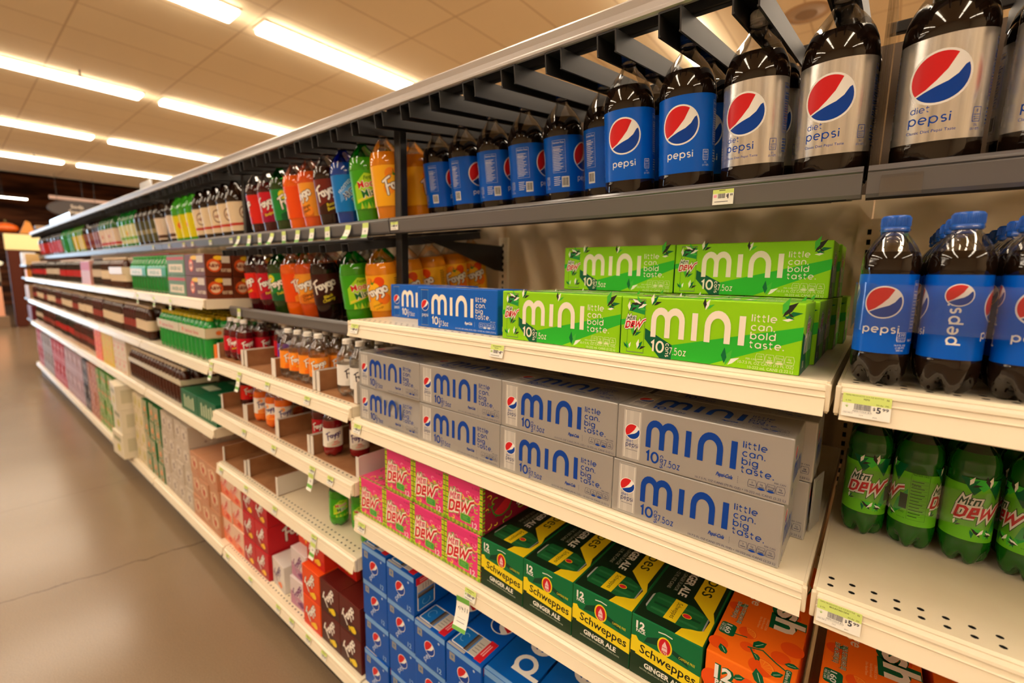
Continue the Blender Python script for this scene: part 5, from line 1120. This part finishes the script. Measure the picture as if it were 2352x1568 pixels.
# clear tape patch on the lip at the frame edge
tp = MB(); tp.box(-.020, -.0008, 0, .029, -.0002, .033, (1, 1, 1)); tag(tp.obj('tape_patch', FILM, None, (.0, .9165, H + .132)), 'strip of clear tape stuck on the grey rack lip', 'tape')

# ------------------------------------------------------------------ the bays further down the aisle
def low_bottle(prof, body, lab, cap, seg=12, stripe=None, clear=None, emblem=None):
    z0, z1, lc = lab; b = MB(); rl = max(r for z, r in prof if z0 <= z <= z1) + .0008
    b.lathe(prof, seg, rgb(*body), 0, close=True); b.lathe([(z0, rl), (z1, rl)], seg, rgb(*lc), 1)
    if stripe: b.lathe([(stripe[0], rl + .0004), (stripe[1], rl + .0004)], seg, rgb(*stripe[2]), 1)
    if emblem:
        for c in (0, math.pi * rl): b.cylart(Art().put(emblem, c, 0), rl + .0003, z0, seg, 1)
    zt = prof[-1][0]; b.lathe([(zt - .001, .0155), (zt + .017, .015)], seg, rgb(*cap), 2, close=True)
    b.n = {}
    return b.mesh('soda_bottle', [SODA, LABEL, PLASTIC])
Q2 = [(0, .040), (.012, .049), (.03, .0535), (.06, .0530), (.205, .0530), (.235, .0500), (.262, .038), (.285, .020), (.302, .014)]
em = Art(); em.ell(0, .085, .026, .034, rgb(120, 60, 30), 1, 16); em.ell(0, .085, .021, .028, rgb(240, 225, 195), 2, 16); text(em, 'A&W', 0, .077, .016, rgb(150, 50, 26), 3, 'c', .03, width=.036); text(em, 'ROOT BEER', 0, .030, .010, rgb(110, 50, 26), 1, 'c', width=.05)
em2 = Art(); em2.ell(0, .08, .028, .028, rgb(240, 210, 40), 1, 14); em2.ell(0, .075, .02, .02, rgb(230, 120, 60), 2, 12)
em3 = Art(); em3.ell(0, .08, .026, .022, rgb(196, 30, 36), 1, 14); em3.rect(-.02, .03, .02, .045, rgb(60, 130, 60), 1)
FAR2 = {'rootbeer': (low_bottle(Q2, (34, 16, 8), (.060, .200, (230, 208, 172)), (40, 24, 16), 20, (.085, .098, (196, 60, 44)), None, em), 'root beer bottle with a cream label'),
        'lemon': (low_bottle(Q2, (60, 160, 34), (.055, .190, (226, 214, 26)), (50, 160, 50), 20, None, None, em2), 'lemon soda bottle with a yellow label'),
        'white': (low_bottle(Q2, (34, 20, 14), (.060, .200, (228, 212, 188)), (36, 26, 20), 16, (.07, .09, (90, 60, 40))), 'dark soda bottle with a plain white label'),
        'forest': (low_bottle(Q2, (44, 28, 12), (.060, .200, (84, 82, 48)), (40, 30, 20), 16, (.11, .14, (150, 140, 100))), 'brown soda bottle with an olive label'),
        'lime': (low_bottle(Q2, (26, 130, 46), (.060, .200, (214, 214, 160)), (60, 170, 60), 16, (.09, .11, (120, 180, 70)), None, em2), 'green soda bottle with a pale label'),
        'redwhite': (low_bottle(Q2, (40, 100, 40), (.060, .200, (226, 204, 180)), (70, 150, 60), 16, (.07, .09, (190, 40, 44)), None, em3), 'green soda bottle with a red and white label'),
        'darkpale': (low_bottle(Q2, (36, 18, 16), (.060, .200, (150, 96, 84)), (190, 170, 160), 12, (.09, .13, (120, 40, 40))), 'dark soda bottle with a brownish red label'),
        'yellow': (low_bottle(Q2, (90, 150, 60), (.060, .200, (214, 190, 70)), (200, 200, 120), 12), 'soda bottle with a golden label'), 'green': (low_bottle(Q2, (30, 140, 60), (.060, .200, (40, 150, 70)), (110, 190, 90), 12), 'all green soda bottle'),
        'redcola': (low_bottle(Q2, (30, 12, 10), (.060, .200, (196, 34, 38)), (180, 150, 140), 12), 'dark cola bottle with a red label')}
RUNS = [('rootbeer', -2.53, 5), ('lemon', -3.15, 3), ('white', -3.53, 2), ('forest', -3.78, 4), ('lime', -4.28, 4), ('redwhite', -4.78, 5), ('darkpale', -5.42, 5), ('yellow', -6.05, 5), ('green', -6.68, 5), ('redcola', -7.32, 19)]
FREE = [x for q in range(3, 9) for x in bay_slots(q)]
for kind, x, n in RUNS:
    for i in range(n):
        if not FREE: break
        xx = FREE.pop(0)
        for d in ((D1, D2) if x > -3.2 else (D1,)):
            me, nm = FAR2[kind]
            y, z = on_rack(.925, RZ, d, .0005); o = link('soda_bottle', me, None, (xx, y, z)); o.rotation_mode = 'ZYX'; o.rotation_euler = (TILT, 0, math.atan2(-xx, y) + .5 * math.sin(i * 2.3 + 1))
            tag(o, 'large %s, %s from near end%s' % (nm, nth(i), ', back row' if d == D2 else ''), 'bottle', TOPG)
Q16 = [(0, .020), (.01, .029), (.04, .031), (.13, .031), (.165, .031), (.185, .022), (.203, .0135)]
def pack(nx, ny, body, lab, cap, pitch=.064, wrap=None, seg=10, hcap=.018, scale=1.0, wcol=None):
    """many bottles in one wrapped block, one mesh (a block too far off to show its bottles singly)"""
    b = MB()
    for r in range(ny):
        for c in range(nx):
            off = ((c - (nx - 1) / 2) * pitch, pitch / 2 + r * pitch, 0)
            b.lathe([(z * scale, q) for z, q in Q16], seg, rgb(*body), 0, off=off, close=True); b.lathe([(lab[0], .0318), (lab[1], .0318)], seg, rgb(*lab[2]), 1, off=off)
            b.lathe([(.2 * scale, .0158), (.2 * scale + hcap, .015)], seg, rgb(*cap), 2, off=off, close=True)
    if wrap:
        z0, z1, col = wrap; w = nx * pitch / 2 + .001; d = ny * pitch
        b.box(-w, -.001, z0, w, d + .001, z1, rgb(*col), 1)
    return b.mesh('bottle_pack', [SODA, LABEL, PLASTIC])
def pack_parts(nx, ny, body, cap, wrapz, wcol, art, x, y, z, label, group, pitch=.066):
    t = link('bottle_pack', None, None, (x, y, z)); tag(t, label, 'bottle pack', group)
    b = MB(); b.lathe(Q16, 14, rgb(*body), 0, foot=.1, hf=.03, close=True); me = b.mesh('bottle', [SODA]); c_ = MB(); c_.lathe([(.199, .0162), (.216, .0155)], 14, rgb(*cap), 0, close=True); mc = c_.mesh('cap', [PLASTIC])
    for r in range(ny):
        for c in range(nx):
            q = link('bottle', me, t, ((c - (nx - 1) / 2) * pitch, pitch / 2 + r * pitch, .0005)); link('cap', mc, q)
    w = nx * pitch / 2 + .0008; d = ny * pitch + .0008; s = MB(); s.bbox(-w, -.0008, wrapz[0], w, d, wrapz[1], .02, rgb(*wcol), 0, 3)
    if art:
        s.art(art, (-w, -.0008, wrapz[0]), (1, 0, 0), (0, 0, 1)); s.art(art, (w, -.0008, wrapz[0]), (0, 1, 0), (0, 0, 1))
    s.obj('printed_wrap', LABEL, t); return t
def run(me, x0, n, w, y, z, name, cat, label, group, nz=1, hz=0, ny=1, dy=0, jit=0.0):
    for i in range(n):
        for k in range(nz):
            for r in range(ny):
                o = link(name, me, None, (x0 - w * (i + .5), y + dy * r + jit * math.sin(i * 3.1 + k * 1.7), z + (hz + .0014) * k + .0004))
                t = label + ', %s from near end' % nth(i)
                if nz > 1: t += ', %s layer' % nth(k)
                if ny > 1: t += ', %s deep' % nth(r)
                tag(o, t, cat, group)
Z2, Z3, Z4 = H - .132, H - .446, H - .768
# upper shelf: root beer cartons, then green, brown, pale, pink and red-labelled packs
def rb_face(w):
    a = Art(); a.ell(w * .34, MH * .5, MH * .30, MH * .30, rgb(226, 90, 30), 1, 18); a.ell(w * .34, MH * .47, MH * .2, MH * .2, rgb(240, 200, 160), 2, 16); a.ell(w * .52, MH * .84, w * .2, MH * .10, rgb(244, 196, 40), 1, 14); text(a, 'A&W', w * .34, MH * .42, MH * .15, rgb(130, 40, 20), 3, 'c', .04)
    a.rect(w * .62, MH * .62, w * .93, MH * .93, rgb(214, 200, 180), 1); text(a, 'ROOT BEER', w * .78, MH * .22, MH * .14, rgb(236, 214, 180), 1, 'c', .03, width=w * .38); return a
RBX = carton(MW, MD, MH, {'d': rgb(104, 46, 22)}, {'front': rb_face(MW), 'right': rb_face(MD)})
def pale_face():
    a = Art(); a.rect(MW * .1, MH * .15, MW * .9, MH * .55, rgb(232, 214, 184), 1); a.rect(0.002, MH * .75, MW - .002, MH * .9, rgb(190, 60, 40), 1); text(a, 'GINGER ALE', MW * .5, MH * .26, MH * .18, rgb(50, 120, 60), 2, 'c', .02, width=MW * .6); return a
GBX = carton(MW, MD, MH, {'d': rgb(96, 130, 84)}, {'front': pale_face()})
for r in range(3):
    for k in range(2): o = put_carton(RBX, -2.635, .778 + .119 * r, Z2 + (MH + .0014) * k, 'brown root beer carton, %s layer, %s deep' % (nth(k), nth(r)), 'root beer cartons')
run(GBX, -2.785, 1, .2867, .778, Z2, 'can_carton', 'carton', 'sage carton by the root beer cartons', 'green cream cartons', 2, MH, 2, .119)
wa = Art(); wa.rect(.02, .015, .30, .055, rgb(236, 222, 190), 1); text(wa, 'GINGER ALE', .16, .024, .02, rgb(60, 140, 70), 2, 'c', .02, width=.2)
for i in range(2):
    for r in range(2): pack_parts(6, 2, (8, 130, 50), (60, 170, 70), (.085, .165), (10, 140, 56), wa, -3.29 - .405 * i, .780 + .14 * r, Z2, 'green soda pack with a cream band, %s from the root beer cartons%s' % (nth(i), ', back row' if r else ''), 'green soda packs')
sa = MB(); sa.box(-.39, 0, 0, .39, .10, .004, rgb(196, 40, 36)); tag(sa.obj('cardboard_sheet', PRINT, None, (-3.49, .80, Z2 + .2222)), 'red cardboard sheet lying on the green soda packs', 'sheet')
BPK = pack(6, 2, (70, 30, 16), (.05, .12, (226, 206, 176)), (214, 190, 160), .064, (.10, .15, (230, 210, 180)))
PPK = carton(.40, .13, .2, {'d': rgb(206, 150, 140)}, {'front': Art().rect(.01, .12, .39, .19, rgb(190, 40, 44), 1)})
bpk = 'bottle packs along the shelves'
def mixed(x0, x1, z, kinds, where, back=False):
    x = x0; i = 0
    while x - .33 > x1:
        me, nm, nx = kinds[(i * 5 + i // 3) % len(kinds)]; w = nx * .064 + .016 + .012 * (i % 3)
        for r in range(2 if back else 1):
            o = link('bottle_pack', me, None, (x - w / 2, .782 + .006 * (i % 2) + .15 * r, z + .0004)); o.rotation_euler = (0, 0, math.radians((-1.5, 1, 0)[i % 3]))
            tag(o, '%s pack %s, %s from near end%s' % (nm, where, nth(i), ', second deep' if r else ''), 'bottle pack', bpk)
        x -= w; i += 1
BR = pack(5, 2, (60, 26, 16), (.06, .125, (226, 206, 176)), (206, 186, 160), .064); DK = pack(6, 2, (26, 12, 10), (.06, .12, (190, 36, 40)), (214, 196, 186), .064); DC = pack(5, 2, (34, 18, 14), (.07, .13, (206, 190, 170)), (60, 40, 36), .064); GN = pack(4, 2, (30, 90, 44), (.06, .12, (210, 204, 160)), (170, 190, 120), .064); MR = pack(5, 2, (70, 14, 18), (.06, .11, (150, 60, 54)), (220, 204, 190), .064)
kb, kd, kc, kg, km = (BR, 'brown bottle', 5), (DK, 'red-labelled cola', 6), (DC, 'dark cream-labelled bottle', 5), (GN, 'green bottle', 4), (MR, 'maroon bottle', 5)
run(BPK, -4.10, 1, .395, .780, Z2, 'bottle_pack', 'bottle pack', 'brown soda pack with cream band on the upper shelf', bpk); mixed(-4.50, -5.25, Z2, [kb, kc], 'on the upper shelf, nearer part')
run(PPK, -5.20, 1, .41, .780, Z2, 'can_carton', 'carton', 'pink and red carton standing on the upper shelf', bpk); mixed(-5.64, -9.75, Z2, [kd, kc, kd, km, kd], 'far along the upper shelf')
# middle shelf: yellow-capped green packs, root beer packs
wb = Art(); wb.rect(.0, .01, .395, .06, rgb(216, 206, 170), 1); text(wb, 'lemon lime', .2, .022, .02, rgb(200, 60, 40), 2, 'c', .02, width=.20); wb.ell(.06, .035, .014, .012, rgb(230, 120, 50), 2, 10)
pk_ = 'yellow-capped green soda packs'
for i in range(2):
    for r in range(2): pack_parts(6, 2, (20, 150, 56), (224, 196, 24), (.105, .165), (120, 200, 110), wb, -2.765 - .405 * i, .782 + .14 * r, Z3, 'yellow-capped green soda pack, %s from the cardboard trays%s' % (nth(i), ', back row' if r else ''), pk_)
ob = carton(.035, .11, .09, {'d': rgb(240, 120, 40), '-z': rgb(236, 214, 190)}, {'right': Art().rect(.004, .006, .106, .045, rgb(238, 206, 176), 1).ell(.05, .07, .03, .012, rgb(250, 190, 60), 1, 12)})
put_carton(ob, -2.507, .80, Z3 + .0004, 'small orange carton at the end of the middle shelf, beside the green packs', None)
mixed(-3.585, -9.75, Z3, [kb, kc, kb, kc, kg, km, kd, kc], 'on the middle shelf', True)
# lower shelf
def gfront():
    a = Art()
    for i in range(5): a.rect(.05 + .034 * i, .020, .068 + .034 * i, .090 - .012 * (i % 2), rgb(196, 206, 170), 1)
    return a
GC = carton(.262, .40, .115, {'d': rgb(14, 100, 62)}, {'front': gfront(), 'top': Art().rect(.06, .08, .20, .14, rgb(196, 210, 180), 1).rect(.05, .22, .21, .30, rgb(150, 190, 160), 1), 'right': Art().rect(.1, .03, .3, .08, rgb(30, 130, 80), 1)})
run(GC, -2.492, 2, .265, .778, Z4, 'can_carton', 'carton', 'dark green carton with pale bars, lower shelf', 'dark green cartons')
ROOT = pack(6, 3, (64, 24, 14), (.05, .105, (70, 28, 16)), (222, 206, 184), .064, (.12, .15, (206, 196, 166)))
run(ROOT, -3.03, 3, .393, .785, Z4, 'bottle_pack', 'bottle pack', 'brown bottle pack with pale caps on the lower shelf', bpk)
def scr(c): 
    a = Art(); rnd = random.Random(str(c))
    for i in range(7): a.ell(rnd.uniform(.02, .11), rnd.uniform(.015, .11), .012, .008, rgb(*c), 1, 10)
    return a
W12 = {'white': ((222, 204, 178), (220, 120, 110)), 'yellow': ((224, 190, 24), (240, 150, 40)), 'orangebox': ((240, 90, 30), (250, 190, 60))}
for k, (c1, c2) in W12.items(): W12[k] = carton(TW, TD, TH, {'d': rgb(*c1)}, {'front': scr(c2)})
g12 = 'twelve-can cartons far along the shelves'
run(W12['white'], -4.22, 3, TW + .001, .778, Z4, 'can_carton', 'carton', 'cream twelve-can carton on the lower shelf', g12, 2, TH); run(W12['yellow'], -4.64, 3, TW + .001, .778, Z4, 'can_carton', 'carton', 'yellow twelve-can carton on the lower shelf', g12, 2, TH); run(W12['orangebox'], -5.06, 2, TW + .001, .778, Z4, 'can_carton', 'carton', 'orange twelve-can carton on the lower shelf', g12, 2, TH)
TRAYF = carton(.40, .26, .035, {'d': rgb(196, 156, 110)}, {})
run(TRAYF, -5.36, 10, .42, .79, Z4, 'cardboard_tray', 'tray', 'shallow cardboard tray under dark bottles on the lower shelf', 'shallow cardboard trays'); mixed(-5.37, -9.60, Z4 + .0355, [km, kd, km, kc, kb], 'on shallow trays, lower shelf')
# base deck: stacks of twelve-can cartons
def gen12(c1, c2, c3, kind=0):
    a = Art()
    if kind == 1:
        for i in range(2): a.rect(.02 + .05 * i, .002, .045 + .05 * i, TH - .002, rgb(*c2), 1)
    elif kind == 2: a.rect(.002, TH * .2, TW - .002, TH * .75, rgb(*c2), 1)
    else: a.ell(TW * .5, TH * .55, TW * .34, TH * .3, rgb(*c2), 1, 16)
    a.ell(TW * .5, TH * .5, TW * .16, TH * .16, rgb(*c3), 2, 12); rnd = random.Random(str(c1))
    for i in range(9): a.ell(rnd.uniform(.012, TW - .012), rnd.uniform(.012, TH - .012), rnd.uniform(.005, .012), rnd.uniform(.004, .012), rgb(*(c2, c3, c1)[i % 3]), 3, 8)
    text(a, '12', TW * .82, TH * .08, TH * .12, rgb(*c3), 3, 'c')
    return carton(TW, TD, TH, {'d': rgb(*c1)}, {'front': a, 'right': Art().put(a, .05, 0).put(a, .2, 0)})
STK = [('root beer patterned brown', gen12((196, 140, 104), (226, 196, 160), (190, 70, 36)), -2.556, 3, 3), ('silver grey', gen12((196, 182, 164), (214, 204, 190), (150, 130, 120)), -2.962, 4, 4), ('green and cream striped', gen12((34, 110, 54), (222, 200, 170), (220, 130, 50), 1), -3.505, 3, 4), ('cream', gen12((222, 206, 176), (206, 196, 150), (200, 180, 60)), -3.912, 2, 4), ('ivory', gen12((222, 206, 176), (206, 196, 150), (200, 180, 60)), -4.49, 2, 4), ('lime patterned', gen12((86, 150, 56), (190, 196, 130), (220, 120, 60), 1), -4.77, 5, 4),
       ('pinkish brown', gen12((190, 130, 108), (150, 70, 60), (226, 180, 150)), -5.45, 3, 4), ('near black', gen12((44, 32, 32), (120, 110, 110), (200, 190, 190)), -5.86, 2, 4), ('white and purple', gen12((190, 170, 180), (150, 60, 80), (230, 220, 230), 1), -6.14, 8, 4), ('red', gen12((186, 20, 32), (196, 36, 46), (230, 200, 200)), -7.22, 7, 4), ('pewter', gen12((150, 130, 126), (180, 170, 166), (120, 110, 110)), -8.17, 7, 4), ('deep red', gen12((176, 16, 26), (190, 30, 40), (220, 200, 200)), -9.12, 4, 4)]
for nm, me, x, n, nz in STK: run(me, x, n, TW + .0012, .779, ZB, 'can_carton', 'carton', nm + ' twelve-can carton on the base deck', g12, nz, TH, jit=.003)
# two pale cases stacked out past the deck edge
cs = carton(.27, .30, .184, {'d': rgb(224, 214, 190)}, {'front': Art().ell(.16, .07, .04, .03, rgb(200, 190, 60), 1).rect(.05, .12, .22, .15, rgb(150, 150, 110), 1), 'right': Art().rect(.03, .05, .27, .15, rgb(200, 192, 160), 1).ell(.15, .08, .03, .03, rgb(206, 180, 60), 2)})
for k in range(3): put_carton(cs, -4.342, .70 + .012 * (k % 2), H - 1.3838 + .1850 * k, 'pale drink case sticking out over the base deck, %s from the floor' % nth(k), 'pale drink cases', 'case', 2 - 3 * k, 'drink_case')
# white sign cards clipped on the header rail
CARD = mat('gloss_card', rgb(226, 232, 240), rough=.10, spec=.9)
for i, (x, w, h) in enumerate(((-7.2, 1.35, .055), (-3.74, .26, .045))):
    b = MB(); b.bbox(-w / 2, 0, 0, w / 2, .004, h, .0015)
    tag(b.obj('sign_card', CARD, None, (x, .872, H + .5185)), ('long bright white card standing on the far part of the header rail', 'short pale blue card clipped on the header rail')[i], 'sign card')

# ------------------------------------------------------------------ beyond the aisle
OAK = mat('brown_post', rgb(78, 34, 20), rough=.6, spec=.15)
p = MB(); p.bbox(-.12, -.115, .04, .12, .115, H + .44, .01); p.box(-.10, -.09, 0, .10, .09, .04, (0, 0, 0)); tag(p.obj('display_post', OAK, None, (-17.5, 1.19, 0)), 'dark brown wooden post at the far end of the aisle', 'post')
PANEL = mat('cream_panel', rgb(246, 226, 164), rough=.5)
p = MB(); p.bbox(0, -.75, 0, .06, .75, .40, .01); tag(p.obj('blank_signboard', PANEL, None, (-17.45, 1.80, H + .455)), 'pale yellow blank panel above the brown post', 'panel')
def pumpkin(x, y, z, r, label):
    b = MB(); n = 28; prof = [(0, .25), (.12, .7), (.4, .98), (.6, 1.0), (.9, .85), (1.12, .5), (1.18, .15)]; v = []
    for zz, q in prof:
        for i in range(n): a = 2 * math.pi * i / n; k = 1 - .07 * abs(math.sin(4 * a)); v.append((r * q * k * math.cos(a), r * q * k * math.sin(a), r * zz * .9))
    b.addf(v, [(j * n + i, j * n + (i + 1) % n, (j + 1) * n + (i + 1) % n, (j + 1) * n + i) for j in range(len(prof) - 1) for i in range(n)] + [tuple(range((len(prof) - 1) * n, len(prof) * n))], rgb(214, 92, 16), 0, True)
    o = b.obj('pumpkin', PLASTIC, None, (x, y, z)); s = MB(); s.lathe([(r * 1.02, r * .10), (r * 1.25, r * .07), (r * 1.4, r * .09)], 8, rgb(96, 86, 40), close=True); s.obj('stem', PLASTIC, o); tag(o, label, 'pumpkin')
b = MB(); b.bbox(-.3, -.9, 0, .3, 1.0, .03, .005); tag(b.obj('display_shelf', OAK, None, (-17.9, 1.75, H + .86)), 'brown ledge above the pale yellow panel', 'ledge')
pumpkin(-17.8, 1.14, H + .89, .24, 'big orange pumpkin on the ledge above the brown post'); pumpkin(-17.9, 1.55, H + .89, .085, 'small pumpkin on the ledge beside the big one')
sc = MB(); sc.addf([(-.05, -.12, 0), (-.05, .18, 0), (-.05, .10, .30), (-.05, .02, .34), (.05, -.12, 0), (.05, .18, 0), (.05, .10, .30), (.05, .02, .34)], [(0, 1, 2, 3), (7, 6, 5, 4), (0, 4, 5, 1), (1, 5, 6, 2), (2, 6, 7, 3), (3, 7, 4, 0)], rgb(206, 130, 30)); tag(sc.obj('harvest_decoration', PLASTIC, None, (-17.75, 1.48, H + .89)), 'mustard yellow harvest decoration leaning beside the pumpkin', 'decoration')
for i in range(2): b = MB(); b.bbox(-.1, -.22, 0, .1, .22, .11, .02, rgb(150, 120, 90)); tag(b.obj('storage_crate', PLASTIC, None, (-17.85, 1.95 - .06 * i, H + .891 + .135 * i)), 'greyish crate on the brown ledge, ' + ('lower', 'upper')[i], 'crate')
DIM = mat('dim_tube', rgb(196, 160, 140), rough=.5, emit=(1, .62, .45), strength=.22); HANG = mat('hanging_lamp', (.9, .8, .6), emit=LAMP_COLOR, strength=LAMP_STRENGTH)
b = MB(); b.bbox(-.06, -1.3, 0, .06, 1.3, .05, .01); o = b.obj('pendant_light', BLACK, None, (-20.5, .55, H + 2.07)); MB().box(-.055, -1.28, -.02, .055, 1.28, -.0005).obj('tube', HANG, o); MB().box(-.006, .78, .0505, .006, .79, 1.82).obj('hanging_wire', BLACK, o); MB().box(-.006, -.79, .0505, .006, -.78, 1.82).obj('hanging_wire', BLACK, o); tag(o, 'glowing pendant tube light under the dark far ceiling', 'light')
b = MB(); b.bbox(-.05, -1.3, 0, .05, 1.9, .09, .01); o = b.obj('pendant_light', DIM, None, (-18.6, 3.4, H + 1.96)); MB().box(-.006, -.6, .0905, .006, -.59, 2.0).obj('hanging_wire', BLACK, o); MB().box(-.006, 1.2, .0905, .006, 1.21, 2.0).obj('hanging_wire', BLACK, o); tag(o, 'long dim tube above the oval aisle sign', 'light')
SG = mat('oval_sign_board', rgb(66, 56, 54), rough=.5); n = 40
b = MB(); v = [(s * .02, .62 * math.cos(2 * math.pi * i / n), .24 * math.sin(2 * math.pi * i / n)) for s in (1, -1) for i in range(n)]
b.addf(v, [tuple(range(n)), tuple(reversed(range(n, 2 * n)))] + [(i, n + i, n + (i + 1) % n, (i + 1) % n) for i in range(n)]); a = Art(); text(a, 'Soda', 0, .025, .10, rgb(224, 208, 190), 1, 'c', .02); text(a, 'Snacks', 0, -.125, .10, rgb(224, 208, 190), 1, 'c', .02)
b.art(a, (.0202, 0, 0), (0, 1, 0), (0, 0, 1), 1); o = b.obj('aisle_sign', [SG, PRINT], None, (-18.3, 2.62, H + 1.69))
for y in (-.4, .4): MB().box(-.004, y - .004, .19, .004, y + .004, 2.2).obj('hanging_wire', BLACK, o)
tag(o, 'dark oval hanging aisle sign with two white words', 'sign')
# low display of goods in the far corner, beside the brown post
for i, (y, z0, h, w, c, nm) in enumerate(((.72, 0, .30, .5, (120, 96, 74), 'brown crate at floor level by the far post'), (.70, .301, .75, .40, (224, 160, 130), 'pink stacked goods by the far post'), (.66, 1.052, .12, .5, (46, 34, 28), 'dark tray above the pink goods by the far post'), (.66, 1.173, .36, .5, (150, 136, 120), 'grey carton above the dark tray by the far post'))):
    b = MB(); b.bbox(-.25, -w / 2, 0, .25, w / 2, h, .012, rgb(*c)); tag(b.obj('display_crate', PLASTIC, None, (-17.6, y, z0)), nm, 'crate')
b = MB(); b.lathe([(-.10, .14), (-.04, .26), (.02, .28), (.06, .20)], 20, rgb(240, 236, 180), close=True); tag(b.obj('lamp_shade', mat('shade_glow', rgb(240, 230, 190), emit=(1, .93, .62), strength=.8), None, (-17.6, .72, H + .115)), 'small pale glowing lamp on the far goods', 'lamp')
# shelf end beyond the last bay
ec = link('end_shelf', None, None, (-10.3, .95, 0)); tag(ec, 'brown-sided end shelf past the last bay of bottles', 'shelving unit')
MB().box(-.30, .0, 0, .42, .40, H + .02).obj('carcass', OAK, ec)
for z in (H - .14, H - .46, H - .79, H + .05): MB().bbox(-.35, -.17, z - .03, .47, .40, z, .004).obj('shelf_board', GREY, ec)
for i, (dx, z, w, h, c, nm) in enumerate(((.20, H + .0505, .34, .16, (226, 190, 130), 'tan carton on top of the end shelf'), (-.17, H + .0505, .22, .19, (230, 232, 240), 'white carton on top of the end shelf'), (.2, H - .1395, .30, .12, (236, 150, 50), 'orange carton on the upper board of the end shelf'), (.05, H - .4595, .5, .20, (196, 160, 130), 'tan carton on the middle board of the end shelf'), (.05, H - .7895, .5, .22, (120, 40, 50), 'wine red carton on the lower board of the end shelf'))):
    put_carton(carton(w, .15, h, {'d': rgb(*c)}, {}), -10.3 + dx, .79, z, nm, None)
